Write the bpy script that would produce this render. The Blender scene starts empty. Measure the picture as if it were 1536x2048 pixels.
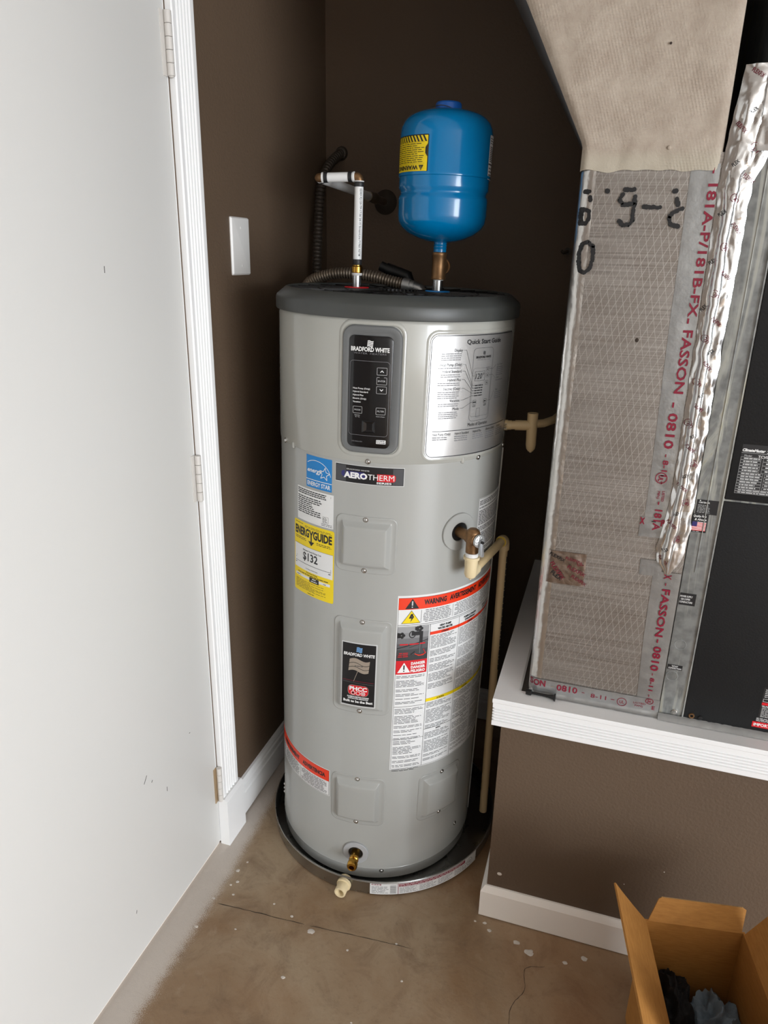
import bpy, bmesh, math, random
from mathutils import Vector, Matrix, noise
random.seed(7)
scene = bpy.context.scene
COL = scene.collection
R = math.radians

# ------------------------------------------------------------------ camera
def make_camera():
    yaw, pitch, roll, f = R(17.1167), R(19.6017), R(1.2607), 1439.46
    rz = Matrix.Rotation(yaw, 3, 'Z')
    fwd = rz @ Vector((0, math.cos(pitch), -math.sin(pitch)))
    r = rz @ Vector((1, 0, 0))
    u = r.cross(fwd)
    r2 = math.cos(roll) * r + math.sin(roll) * u
    u2 = -math.sin(roll) * r + math.cos(roll) * u
    cam = bpy.data.cameras.new('camera')
    cam.sensor_fit = 'HORIZONTAL'; cam.sensor_width = 36.0
    cam.lens = 36.0 * f / 1536.0
    cam.clip_start = 0.02
    o = bpy.data.objects.new('camera', cam)
    m = Matrix((r2, u2, -fwd)).transposed().to_4x4()
    m.translation = (0, 0, 1.62)
    o.matrix_world = m
    COL.objects.link(o)
    scene.camera = o
make_camera()

# ------------------------------------------------------------------ world, lights, exposure
world = bpy.data.worlds.new('sky'); scene.world = world
world.use_nodes = True
bg = world.node_tree.nodes['Background']
bg.inputs[0].default_value = (0.75, 0.85, 1.0, 1); bg.inputs[1].default_value = 1.5

def area_light(name, loc, target, sx, sy, power, col):
    l = bpy.data.lights.new(name, 'AREA'); l.shape = 'RECTANGLE'
    l.size = sx; l.size_y = sy; l.energy = power; l.color = col
    o = bpy.data.objects.new(name, l); COL.objects.link(o)
    o.location = loc
    o.rotation_euler = (Vector(target) - Vector(loc)).to_track_quat('-Z', 'Y').to_euler()
    return o
# daylight coming in through the open garage door in the right-hand wall
area_light('garage_door_daylight', (4.93, -2.5, 1.2), (0, -2.5, 1.2), 3.0, 2.3, 356, (0.955, 1.0, 1.055))

vs = scene.view_settings
vs.view_transform = 'Standard'; vs.look = 'None'; vs.gamma = 1.0; vs.exposure = 0.0
vs.use_curve_mapping = False

# ------------------------------------------------------------------ materials
def lin(c):
    out = []
    for v in c[:3]:
        v = v / 255.0
        out.append(v / 12.92 if v <= 0.04045 else ((v + 0.055) / 1.055) ** 2.4)
    return (out[0], out[1], out[2], 1.0)

MATS = {}
def mat(name, rgb, rough=0.5, metal=0.0, bump=None, var=None, coat=0.0, spec=0.5, rvar=None, stretch=None):
    """rgb in 0..255 (albedo as sRGB). bump=(scale,strength,detail) var=(scale,amount,detail)"""
    if name in MATS: return MATS[name]
    m = bpy.data.materials.new(name); m.use_nodes = True
    nt = m.node_tree; N = nt.nodes; L = nt.links
    b = N['Principled BSDF']
    b.inputs['Base Color'].default_value = lin(rgb)
    b.inputs['Roughness'].default_value = rough
    b.inputs['Metallic'].default_value = metal
    b.inputs['Coat Weight'].default_value = coat
    b.inputs['Coat Roughness'].default_value = 0.06
    b.inputs['Specular IOR Level'].default_value = spec
    co = None
    if bump or var or rvar:
        tc = N.new('ShaderNodeTexCoord'); co = tc.outputs['Object']
        if stretch:
            mp = N.new('ShaderNodeMapping'); mp.inputs['Scale'].default_value = stretch
            L.new(co, mp.inputs[0]); co = mp.outputs[0]
    if var:
        n = N.new('ShaderNodeTexNoise'); n.inputs['Scale'].default_value = var[0]
        n.inputs['Detail'].default_value = var[2] if len(var) > 2 else 4
        L.new(co, n.inputs['Vector'])
        rp = N.new('ShaderNodeMapRange'); rp.inputs[1].default_value = 0.3; rp.inputs[2].default_value = 0.7
        rp.inputs[3].default_value = 1 - var[1]; rp.inputs[4].default_value = 1 + var[1]
        L.new(n.outputs[0], rp.inputs[0])
        mx = N.new('ShaderNodeVectorMath'); mx.operation = 'SCALE'
        mx.inputs[0].default_value = lin(rgb)[:3]
        L.new(rp.outputs[0], mx.inputs['Scale']); L.new(mx.outputs[0], b.inputs['Base Color'])
    if rvar:
        n = N.new('ShaderNodeTexNoise'); n.inputs['Scale'].default_value = rvar[0]; n.inputs['Detail'].default_value = 3
        L.new(co, n.inputs['Vector'])
        rp = N.new('ShaderNodeMapRange'); rp.inputs[1].default_value = 0.3; rp.inputs[2].default_value = 0.7
        rp.inputs[3].default_value = max(0.02, rough - rvar[1]); rp.inputs[4].default_value = rough + rvar[1]
        L.new(n.outputs[0], rp.inputs[0]); L.new(rp.outputs[0], b.inputs['Roughness'])
    if bump:
        n = N.new('ShaderNodeTexNoise'); n.inputs['Scale'].default_value = bump[0]
        n.inputs['Detail'].default_value = bump[2] if len(bump) > 2 else 3
        L.new(co, n.inputs['Vector'])
        bp = N.new('ShaderNodeBump'); bp.inputs['Strength'].default_value = bump[1]; bp.inputs['Distance'].default_value = 0.004
        L.new(n.outputs[0], bp.inputs['Height']); L.new(bp.outputs[0], b.inputs['Normal'])
    MATS[name] = m
    return m

class NT:
    """tiny helper for hand-made node graphs"""
    def __init__(s, m):
        s.t = m.node_tree; s.N = s.t.nodes; s.L = s.t.links; s.b = s.N['Principled BSDF']
    def put(s, sock, v):
        if hasattr(v, 'links') or isinstance(v, bpy.types.NodeSocket): s.L.new(v, sock)
        else: sock.default_value = v
    def math(s, op, a, b=0.0, c=None, clamp=False):
        n = s.N.new('ShaderNodeMath'); n.operation = op; n.use_clamp = clamp
        s.put(n.inputs[0], a); s.put(n.inputs[1], b)
        if c is not None: s.put(n.inputs[2], c)
        return n.outputs[0]
    def noise(s, co, scale, detail=4, rough=0.5, dist=0.0):
        n = s.N.new('ShaderNodeTexNoise'); n.inputs['Scale'].default_value = scale
        n.inputs['Detail'].default_value = detail; n.inputs['Roughness'].default_value = rough
        n.inputs['Distortion'].default_value = dist
        s.L.new(co, n.inputs['Vector']); return n.outputs[0]
    def ramp(s, v, a, b, lo=0.0, hi=1.0, smooth=False):
        n = s.N.new('ShaderNodeMapRange')
        n.interpolation_type = 'SMOOTHSTEP' if smooth else 'LINEAR'
        s.put(n.inputs[0], v)
        for i, x in enumerate((a, b, lo, hi)): n.inputs[i + 1].default_value = x
        return n.outputs[0]
    def mix(s, f, a, b):
        n = s.N.new('ShaderNodeMix'); n.data_type = 'RGBA'
        s.put(n.inputs[0], f)
        for i, v in ((6, a), (7, b)):
            if isinstance(v, tuple): n.inputs[i].default_value = v
            else: s.L.new(v, n.inputs[i])
        return n.outputs[2]
    def obj(s):
        n = s.N.new('ShaderNodeTexCoord'); return n.outputs['Object']
    def sep(s, co):
        n = s.N.new('ShaderNodeSeparateXYZ'); s.L.new(co, n.inputs[0]); return n.outputs
    def mapping(s, co, scale=(1, 1, 1), rot=(0, 0, 0)):
        n = s.N.new('ShaderNodeMapping'); n.inputs['Scale'].default_value = scale; n.inputs['Rotation'].default_value = rot
        s.L.new(co, n.inputs[0]); return n.outputs[0]
    def bump(s, h, strength, dist=0.004, normal=None):
        n = s.N.new('ShaderNodeBump'); n.inputs['Strength'].default_value = strength; n.inputs['Distance'].default_value = dist
        s.L.new(h, n.inputs['Height'])
        if normal is not None: s.L.new(normal, n.inputs['Normal'])
        return n.outputs[0]

def concrete():
    m = mat('stained_concrete', (116, 98, 78), 0.5)
    g = NT(m); co = g.obj(); x, y, z = g.sep(co)
    n1 = g.noise(co, 2.3, 6, 0.6, 0.5); n2 = g.noise(co, 9.0, 6, 0.65, 0.8); n3 = g.noise(co, 60.0, 4, 0.6)
    c = g.mix(g.ramp(n1, 0.36, 0.64), lin((132, 101, 69)), lin((164, 144, 118)))
    c = g.mix(g.ramp(n2, 0.5, 0.72, 0, 0.62), c, lin((104, 80, 58)))
    c = g.mix(g.ramp(n2, 0.28, 0.42, 0.5, 0.0), c, lin((172, 152, 128)))
    c = g.mix(g.ramp(n3, 0.55, 0.8, 0, 0.35), c, lin((98, 78, 58)))
    n4 = g.noise(co, 1.1, 3, 0.5, 0.2)
    c = g.mix(g.ramp(n4, 0.52, 0.66, 0, 0.5), c, lin((160, 110, 66)))
    # pale paint overspray band along the door wall
    edge = g.math('ADD', x, g.ramp(g.noise(co, 30, 5, 0.7), 0.3, 0.7, -0.005, 0.005))
    edge = g.math('ADD', edge, g.ramp(y, 1.35, 2.0, 0.0, 0.035))
    soft = g.ramp(edge, -0.80, -0.872, 0.0, 1.0, True)
    sp = g.noise(co, 520, 2, 0.8)
    band = g.math('MULTIPLY', g.ramp(g.math('ADD', soft, g.ramp(sp, 0.3, 0.7, -0.45, 0.45)), 0.40, 0.72), 0.86)
    c = g.mix(band, c, lin((206, 197, 188)))
    # scattered paint flecks
    v = g.N.new('ShaderNodeTexVoronoi'); v.inputs['Scale'].default_value = 14.0; g.L.new(co, v.inputs['Vector'])
    wn = g.noise(co, 3.0, 2, 0.5)
    fl = g.math('MULTIPLY', g.math('LESS_THAN', v.outputs['Distance'], 0.045), g.math('GREATER_THAN', wn, 0.52))
    c = g.mix(g.math('MULTIPLY', fl, 0.75), c, lin((205, 196, 186)))
    g.L.new(c, g.b.inputs['Base Color'])
    g.L.new(g.ramp(n2, 0.3, 0.7, 0.32, 0.6), g.b.inputs['Roughness'])
    g.L.new(g.bump(g.math('ADD', n3, g.math('MULTIPLY', n2, 1.5)), 0.25, 0.003), g.b.inputs['Normal'])
    return m

def scrim_foil():
    m = mat('scrim_foil', (176, 172, 168), 0.36, 0.72)
    g = NT(m); co = g.obj(); x, y, z = g.sep(co)
    def lines(ax, az, sp, w):
        d = g.math('ADD', g.math('MULTIPLY', x, ax), g.math('MULTIPLY', z, az))
        fr = g.math('FRACT', g.math('DIVIDE', g.math('ADD', d, 5.0), sp))
        return g.math('LESS_THAN', fr, w)
    a = lines(math.cos(R(13)), math.sin(R(13)), 0.0127, 0.06)
    b = lines(math.cos(R(27)), -math.sin(R(27)), 0.0127, 0.06)
    h = lines(0.0, 1.0, 0.0042, 0.10)
    wear = g.noise(co, 7, 4, 0.6)
    ln = g.math('MAXIMUM', g.math('MAXIMUM', a, b), g.math('MULTIPLY', h, 0.35))
    ln = g.math('MULTIPLY', ln, g.ramp(wear, 0.3, 0.6, 0.25, 0.95))
    br = g.noise(g.mapping(co, (6, 6, 420)), 1.0, 3, 0.7)
    base = g.mix(g.ramp(br, 0.3, 0.7), lin((136, 130, 124)), lin((170, 165, 159)))
    base = g.mix(g.ramp(wear, 0.45, 0.7, 0, 0.4), base, lin((120, 108, 97)))
    g.L.new(g.mix(g.math('MULTIPLY', ln, 0.5), base, lin((226, 224, 220))), g.b.inputs['Base Color'])
    g.L.new(g.ramp(br, 0.3, 0.7, 0.33, 0.5), g.b.inputs['Roughness'])
    hb = g.math('ADD', g.math('MULTIPLY', ln, 0.5), g.math('MULTIPLY', g.noise(co, 26, 3, 0.6), 1.4))
    g.L.new(g.bump(hb, 0.12, 0.0012), g.b.inputs['Normal'])
    return m

def canvas():
    m = mat('mastic_canvas', (196, 182, 166), 0.75)
    g = NT(m); co = g.obj(); x, y, z = g.sep(co)
    w = g.noise(co, 9, 4, 0.6)
    zz = g.math('ADD', z, g.math('MULTIPLY', w, 0.012))
    s1 = g.math('SINE', g.math('MULTIPLY', zz, 1500.0)); s2 = g.math('SINE', g.math('MULTIPLY', g.math('ADD', x, g.math('MULTIPLY', z, 0.35)), 1150.0))
    lump = g.noise(co, 26, 6, 0.7, 0.2)
    hh = g.math('ADD', g.math('MULTIPLY', g.math('ADD', s1, s2), g.ramp(w, 0.42, 0.62, 0.0, 0.11)), g.math('MULTIPLY', lump, 2.2))
    g.L.new(g.bump(hh, 0.55, 0.0022), g.b.inputs['Normal'])
    c = g.mix(g.ramp(lump, 0.35, 0.65), lin((162, 148, 133)), lin((178, 166, 151)))
    low = g.ramp(z, 1.155, 1.125, 0, 1, True)
    c = g.mix(low, c, lin((176, 167, 150)))
    g.L.new(c, g.b.inputs['Base Color'])
    return m

def galvanised():
    m = mat('galvanised_steel', (178, 180, 178), 0.42, 0.35)
    g = NT(m); co = g.obj()
    st = g.noise(g.mapping(co, (26, 26, 2.2)), 1.0, 5, 0.65, 1.2)
    sp = g.noise(co, 55, 2, 0.5)
    c = g.mix(g.ramp(sp, 0.35, 0.65), lin((128, 131, 130)), lin((154, 157, 156)))
    c = g.mix(g.ramp(st, 0.50, 0.60, 0, 0.8), c, lin((190, 191, 182)))
    c = g.mix(g.ramp(st, 0.60, 0.66, 0, 0.75), c, lin((170, 162, 128)))
    g.L.new(c, g.b.inputs['Base Color'])
    g.L.new(g.ramp(st, 0.5, 0.66, 0.38, 0.7), g.b.inputs['Roughness'])
    return m

def cardboard():
    m = mat('cardboard', (172, 124, 66), 0.8)
    g = NT(m); co = g.obj()
    n = g.noise(g.mapping(co, (40, 40, 300)), 1.0, 3, 0.6); n2 = g.noise(co, 14, 4, 0.6)
    c = g.mix(g.ramp(n, 0.3, 0.7), lin((164, 110, 46)), lin((180, 126, 58)))
    c = g.mix(g.ramp(n2, 0.5, 0.75, 0, 0.3), c, lin((146, 96, 40)))
    g.L.new(c, g.b.inputs['Base Color'])
    g.L.new(g.bump(n, 0.15, 0.001), g.b.inputs['Normal'])
    return m

M_CONC = concrete(); M_SCRIM = scrim_foil(); M_CANVAS = canvas(); M_GALV = galvanised(); M_CARD = cardboard()
M_WALL = mat('brown_wall_paint', (92, 75, 59), 0.62, bump=(150, 0.28, 2), var=(3, 0.05))
M_CEIL = mat('ceiling_paint', (232, 230, 226), 0.9, bump=(90, 0.3, 2))
M_WHITE = mat('white_semigloss_paint', (238, 238, 237), 0.38, bump=(40, 0.05, 2))
M_BASEW = mat('offwhite_base_paint', (246, 240, 232), 0.45, bump=(40, 0.05, 2))
M_DOOR = mat('white_door_paint', (222, 221, 217), 0.4, bump=(12, 0.05, 3))
M_HINGE = mat('painted_hinge', (206, 202, 196), 0.42)
M_RAWHINGE = mat('bare_hinge_metal', (176, 152, 120), 0.4, 0.5)
M_PLATE = mat('white_plastic_plate', (224, 222, 218), 0.35)
M_JACKET = mat('grey_enamel_jacket', (163, 164, 160), 0.26, coat=0.3, bump=(3.5, 0.05, 2))
M_SHROUD = mat('warm_grey_shroud', (168, 168, 161), 0.24, coat=0.3)
M_CAP = mat('dark_grey_plastic', (66, 68, 66), 0.42)
M_BLACK = mat('black_plastic', (14, 14, 15), 0.45)
M_BEZEL = mat('grey_bezel_plastic', (104, 106, 106), 0.4)
M_PANEL = mat('gloss_black_panel', (16, 16, 18), 0.16)
M_CHROME = mat('zinc_screw', (200, 200, 198), 0.25, 1.0)
M_STEEL = mat('steel_nipple', (205, 208, 210), 0.22, 1.0)
M_BRASS = mat('aged_brass', (132, 100, 68), 0.42, 0.75, var=(60, 0.2))
M_BRIGHTBRASS = mat('bright_brass', (186, 142, 62), 0.24, 1.0)
M_BLUE = mat('blue_tank_paint', (0, 116, 174), 0.14, coat=0.1)
M_BLUECAP = mat('blue_plastic_cap', (20, 92, 178), 0.4)
M_PEX = mat('white_pex', (226, 226, 224), 0.4)
M_BAND = mat('black_crimp_band', (30, 30, 31), 0.5)
M_CPVC = mat('cream_cpvc', (214, 190, 146), 0.36)
M_CPVCF = mat('cream_cpvc_fitting', (224, 206, 166), 0.34)
M_CONDUIT = mat('grey_flex_conduit', (112, 100, 86), 0.45, 0.6)
M_DARKCON = mat('dark_conduit', (66, 58, 50), 0.5, 0.3)
M_PAN = mat('galvanised_pan', (170, 170, 168), 0.3, 1.0, rvar=(20, 0.06))
M_FOIL = mat('crumpled_foil_tape', (222, 222, 221), 0.2, 0.92, bump=(45, 0.12, 2))
M_TAPE = mat('foil_tape', (158, 159, 158), 0.28, 0.6, bump=(34, 0.45, 4), var=(24, .12))
M_CABBLK = mat('black_cabinet_paint', (29, 30, 31), 0.5, spec=0.3, bump=(260, 0.12, 2))
M_DARKGREY = mat('dark_pad', (70, 66, 62), 0.8, var=(20, 0.1))
M_RAG = mat('grey_blue_rag', (120, 136, 148), 0.9, bump=(220, 0.3, 2), var=(18, 0.12))
M_DARKRAG = mat('black_rag', (16, 15, 16), 0.85, bump=(120, 0.3, 2))
M_GASKET = mat('grey_collar_rubber', (172, 174, 176), 0.5)
M_LEVER = mat('silver_lever', (196, 200, 204), 0.28, 1.0)
M_CRACK = mat('crack_shadow', (56, 46, 38), 0.9)
M_SPOT = mat('dried_paint_spot', (206, 198, 188), 0.7, var=(90, 0.15))
M_GALVCOL = mat('plain_zinc', (176, 178, 178), 0.4, 0.9)
def ink(name, rgb, rough=0.45): return mat('ink_' + name, rgb, rough)
K = ink('black', (22, 22, 24)); WH = ink('white', (232, 232, 230)); YE = ink('yellow', (236, 208, 12)); OR = ink('orange_red', (230, 56, 18))
RD = ink('red', (206, 22, 34)); SB = ink('sky_blue', (10, 124, 196)); CR = ink('crimson', (128, 8, 42)); GR = ink('grey', (120, 120, 122))
LG = ink('light_grey', (196, 197, 196)); DG = ink('dark_grey', (66, 67, 70)); SV = mat('ink_silver', (190, 190, 190), 0.3, 0.8)
MR = ink('maroon', (110, 26, 44)); NV = ink('navy', (44, 42, 104)); PAPER = ink('paper', (224, 225, 224), 0.4); BEI = ink('taupe', (150, 138, 124))
GUIDE = mat('guide_plastic', (196, 195, 193), 0.34, 0.7)

# ------------------------------------------------------------------ mesh building
def link(o): COL.objects.link(o); return o

class MB:
    """collects vertices and faces in world coordinates"""
    def __init__(s): s.v = []; s.f = []; s.mi = []; s.mats = []; s.cur = 0
    def use(s, m):
        if m not in s.mats: s.mats.append(m)
        s.cur = s.mats.index(m); return s
    def add(s, vs, fs):
        b = len(s.v); s.v += [Vector(v) for v in vs]
        for f in fs: s.f.append([b + i for i in f]); s.mi.append(s.cur)
        return s
    def xf(s, fn): s.v = [Vector(fn(v)) for v in s.v]; return s
    def box(s, x0, x1, y0, y1, z0, z1, bev=0.0):
        bm = bmesh.new()
        vs = [bm.verts.new((x, y, z)) for x in (x0, x1) for y in (y0, y1) for z in (z0, z1)]
        for f in ((0, 1, 3, 2), (4, 6, 7, 5), (0, 4, 5, 1), (2, 3, 7, 6), (0, 2, 6, 4), (1, 5, 7, 3)): bm.faces.new([vs[i] for i in f])
        if bev > 0: bmesh.ops.bevel(bm, geom=bm.edges[:], offset=bev, segments=2, affect='EDGES', profile=0.5)
        bm.verts.index_update()
        s.add([v.co.copy() for v in bm.verts], [[v.index for v in f.verts] for f in bm.faces]); bm.free()
        return s
    def lathe(s, prof, n=64, cap0=True, cap1=True, ang=None):
        """prof: list of (r,z) about the local z axis"""
        a0, a1 = ang or (0, 2 * math.pi); full = ang is None
        m = n if full else n + 1
        vs = []; fs = []
        for r, z in prof:
            for i in range(m):
                t = a0 + (a1 - a0) * i / n; vs.append((r * math.cos(t), r * math.sin(t), z))
        for j in range(len(prof) - 1):
            for i in range(n):
                k = (i + 1) % m
                fs.append((j * m + i, j * m + k, (j + 1) * m + k, (j + 1) * m + i))
        if full and cap0: fs.append(tuple(range(m))[::-1])
        if full and cap1: fs.append(tuple((len(prof) - 1) * m + i for i in range(m)))
        return s.add(vs, fs)
    def sweep(s, pts, rad, n=16, caps=True):
        pts = [Vector(p) for p in pts]
        if not hasattr(rad, '__len__'): rad = [rad] * len(pts)
        vs = []; fs = []
        t = (pts[1] - pts[0]).normalized()
        ref = Vector((0, 0, 1)) if abs(t.z) < 0.9 else Vector((1, 0, 0))
        nrm = (ref - t * ref.dot(t)).normalized()
        for i, p in enumerate(pts):
            if i == 0: t = pts[1] - pts[0]
            elif i == len(pts) - 1: t = pts[-1] - pts[-2]
            else: t = (pts[i + 1] - pts[i]).normalized() + (pts[i] - pts[i - 1]).normalized()
            if t.length < 1e-9: t = pts[min(i + 1, len(pts) - 1)] - pts[i - 1]
            t.normalize(); nrm = (nrm - t * nrm.dot(t)).normalized(); bn = t.cross(nrm)
            for k in range(n):
                a = 2 * math.pi * k / n; vs.append(p + (nrm * math.cos(a) + bn * math.sin(a)) * rad[i])
        for i in range(len(pts) - 1):
            for k in range(n):
                q = (k + 1) % n; fs.append((i * n + k, i * n + q, (i + 1) * n + q, (i + 1) * n + k))
        if caps:
            fs.append(tuple(range(n))[::-1]); fs.append(tuple((len(pts) - 1) * n + k for k in range(n)))
        return s.add(vs, fs)
    def cyl(s, a, b, r, n=24, r2=None): return s.sweep([a, b], [r, r if r2 is None else r2], n)
    def prism(s, poly, fn0, fn1):
        """polygon of 2-D points, extruded between two mapping functions"""
        n = len(poly); vs = [fn0(*p) for p in poly] + [fn1(*p) for p in poly]
        fs = [tuple(range(n))[::-1], tuple(range(n, 2 * n))] + [(i, (i + 1) % n, n + (i + 1) % n, n + i) for i in range(n)]
        return s.add(vs, fs)
    def mesh(s, name, mats=None, origin=(0, 0, 0), smooth=True, angle=35, recalc=True):
        me = bpy.data.meshes.new(name); o = Vector(origin)
        me.from_pydata([v - o for v in s.v], [], s.f)
        ml = s.mats if s.mats else (mats if isinstance(mats, (list, tuple)) else [mats])
        for m in ml: me.materials.append(m)
        if s.mats: me.polygons.foreach_set('material_index', s.mi)
        if recalc:
            bm = bmesh.new(); bm.from_mesh(me); bmesh.ops.recalc_face_normals(bm, faces=bm.faces[:]); bm.to_mesh(me); bm.free()
        if smooth:
            me.polygons.foreach_set('use_smooth', [True] * len(me.polygons))
            me.set_sharp_from_angle(angle=R(angle))
        me.update(); return me

ORG = {}
def thing(name, label, cat, loc, group=None):
    o = bpy.data.objects.new(name, None); o.empty_display_size = 0.05
    o.location = loc; o['label'] = label; o['category'] = cat
    if group: o['group'] = group
    link(o); ORG[o.name] = Vector(loc); return o
def part(parent, name, mb, m=None, label=None, smooth=True, angle=35, recalc=True, kind=None):
    org = ORG[parent.name]
    o = bpy.data.objects.new(name, mb.mesh(name, m, org, smooth, angle, recalc)); o.parent = parent
    if label: o['label'] = label
    if kind: o['kind'] = kind
    link(o); ORG[o.name] = org; return o
def place(parent, name, me, mw):
    """place shared mesh data (built about its own origin) with a world matrix under a part or thing"""
    o = bpy.data.objects.new(name, me); o.parent = parent
    o.matrix_basis = Matrix.Translation(-ORG[parent.name]) @ mw
    link(o); ORG[o.name] = ORG[parent.name]; return o
def single(name, mb, m, label=None, cat=None, loc=(0, 0, 0), kind=None, smooth=True, angle=35, group=None):
    o = bpy.data.objects.new(name, mb.mesh(name, m, loc, smooth, angle)); o.location = loc
    if label: o['label'] = label
    if cat: o['category'] = cat
    if kind: o['kind'] = kind
    if group: o['group'] = group
    link(o); ORG[o.name] = Vector(loc); return o
def structure(name, mb, m, label, smooth=True, angle=35):
    return single(name, mb, m, label, None, (0, 0, 0), 'structure', smooth, angle)

def bez(pts, n=12):
    """Catmull-Rom through the points"""
    P = [Vector(p) for p in pts]; P = [P[0] * 2 - P[1]] + P + [P[-1] * 2 - P[-2]]
    out = []
    for i in range(1, len(P) - 2):
        for k in range(n):
            t = k / n; a, b, c, d = P[i - 1], P[i], P[i + 1], P[i + 2]
            out.append(0.5 * ((2 * b) + (c - a) * t + (2 * a - 5 * b + 4 * c - d) * t * t + (3 * b - a - 3 * c + d) * t ** 3))
    out.append(P[-2]); return out

# ------------------------------------------------------------------ flat print: lettering and marks as thin geometry
TXT = {}
def text_geo(body, bold, shear):
    key = (body, bold, shear)
    if key in TXT: return TXT[key]
    cu = bpy.data.curves.new('txt', 'FONT'); cu.body = body; cu.size = 1.0; cu.offset = bold; cu.shear = shear
    cu.resolution_u = 2; cu.dimensions = '2D'; cu.fill_mode = 'FRONT'
    ob = bpy.data.objects.new('txt', cu)
    me = bpy.data.meshes.new_from_object(ob)
    vs = [(v.co.x, v.co.y) for v in me.vertices]; fs = [tuple(p.vertices) for p in me.polygons]
    bpy.data.objects.remove(ob); bpy.data.curves.remove(cu); bpy.data.meshes.remove(me)
    if not vs: vs = [(0, 0)]
    x0 = min(v[0] for v in vs); x1 = max(v[0] for v in vs); y0 = min(v[1] for v in vs); y1 = max(v[1] for v in vs)
    TXT[key] = (vs, fs, x0, x1, y0, y1); return TXT[key]

class Print:
    def __init__(s, fmap, step=0.008, base=0.0003):
        s.m = fmap; s.mb = MB(); s.step = step; s.base = base; s.rot = None
    def h(s, layer): return s.base + layer * 0.0002
    def tr(s, u, v):
        if s.rot:
            (cx, cy, a) = s.rot; c, n = math.cos(a), math.sin(a)
            return cx + u * c - v * n, cy + u * n + v * c
        return u, v
    def _add(s, pts, faces, col, layer):
        s.mb.use(col); hh = s.h(layer)
        s.mb.add([s.m(*s.tr(u, v), hh) for u, v in pts], faces)
    def rect(s, u0, v0, u1, v1, col, layer=0):
        n = max(1, int(abs(u1 - u0) / s.step + 0.999)); k = max(1, int(abs(v1 - v0) / (s.step * 40) + 0.999))
        if s.rot: k = max(1, int(abs(v1 - v0) / s.step + .999))
        pts = [(u0 + (u1 - u0) * i / n, v0 + (v1 - v0) * j / k) for j in range(k + 1) for i in range(n + 1)]
        w = n + 1
        s._add(pts, [(j * w + i, j * w + i + 1, (j + 1) * w + i + 1, (j + 1) * w + i) for j in range(k) for i in range(n)], col, layer)
    def rrect(s, u0, v0, u1, v1, r, col, layer=0):
        us = sorted(set([u0 + r * (1 - math.cos(a * math.pi / 16)) for a in range(9)] + [u1 - r * (1 - math.cos(a * math.pi / 16)) for a in range(9)] +
                        [u0 + r + (u1 - u0 - 2 * r) * i / max(1, int((u1 - u0) / s.step)) for i in range(1, max(1, int((u1 - u0) / s.step)))]))
        pts = []
        for u in us:
            d = max(0.0, r - (u - u0), r - (u1 - u)); k = r - math.sqrt(max(0, r * r - d * d))
            pts += [(u, v0 + k), (u, v1 - k)]
        s._add(pts, [(2 * i, 2 * i + 2, 2 * i + 3, 2 * i + 1) for i in range(len(us) - 1)], col, layer)
    def frame(s, u0, v0, u1, v1, t, col, layer=1):
        s.rect(u0, v0, u1, v0 + t, col, layer); s.rect(u0, v1 - t, u1, v1, col, layer)
        s.rect(u0, v0 + t, u0 + t, v1 - t, col, layer); s.rect(u1 - t, v0 + t, u1, v1 - t, col, layer)
    def rframe(s, u0, v0, u1, v1, r, t, col, layer=1):
        def loop(d):
            out = []; rr = max(r - d, 1e-5)
            for cx, cy, a0 in ((u1 - d - rr, v1 - d - rr, 0), (u0 + d + rr, v1 - d - rr, 90), (u0 + d + rr, v0 + d + rr, 180), (u1 - d - rr, v0 + d + rr, 270)):
                for k in range(7): out.append((cx + rr * math.cos(R(a0 + 15 * k)), cy + rr * math.sin(R(a0 + 15 * k))))
            res = []
            for i, p in enumerate(out):
                q = out[(i + 1) % len(out)]; n = max(1, int(abs(q[0] - p[0]) / s.step))
                res += [(p[0] + (q[0] - p[0]) * k / n, p[1] + (q[1] - p[1]) * k / n) for k in range(n)]
            return res
        a = loop(0.0)
        # same topology for inner loop: shrink about the nearest corner centre
        b = []
        for (x, y) in a:
            cx = min(max(x, u0 + r), u1 - r); cy = min(max(y, v0 + r), v1 - r); dx, dy = x - cx, y - cy
            l = math.hypot(dx, dy) or 1e-6; b.append((x - dx / l * t, y - dy / l * t))
        n = len(a)
        s._add(a + b, [(i, (i + 1) % n, n + (i + 1) % n, n + i) for i in range(n)], col, layer)
    def poly(s, pts, col, layer=1):
        u0 = min(p_[0] for p_ in pts); u1 = max(p_[0] for p_ in pts); st = s.step * .6
        if u1 - u0 < st or s.rot: s._add(pts, [tuple(range(len(pts)))], col, layer); return
        n = int((u1 - u0) / st) + 1
        def clip(P, x, keep_right):
            out = []
            for i, a in enumerate(P):
                b = P[(i + 1) % len(P)]; ia = (a[0] >= x) == keep_right or a[0] == x; ib = (b[0] >= x) == keep_right or b[0] == x
                if ia: out.append(a)
                if ia != ib: t = (x - a[0]) / (b[0] - a[0]); out.append((x, a[1] + (b[1] - a[1]) * t))
            return out
        for k in range(n):
            q = clip(clip(pts, u0 + (u1 - u0) * k / n, True), u0 + (u1 - u0) * (k + 1) / n, False) if n > 1 else pts
            if len(q) >= 3: s._add(q, [tuple(range(len(q)))], col, layer)
    def line(s, pts, w, col, layer=2):
        for (a, b), (c, d) in zip(pts[:-1], pts[1:]):
            l = math.hypot(c - a, d - b) or 1e-6; nx, ny = -(d - b) / l * w / 2, (c - a) / l * w / 2
            n = max(1, int(abs(c - a) / s.step))
            for k in range(n):
                p, q = k / n, (k + 1) / n
                x0, y0, x1, y1 = a + (c - a) * p, b + (d - b) * p, a + (c - a) * q, b + (d - b) * q
                s._add([(x0 - nx, y0 - ny), (x1 - nx, y1 - ny), (x1 + nx, y1 + ny), (x0 + nx, y0 + ny)], [(0, 1, 2, 3)], col, layer)
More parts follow.
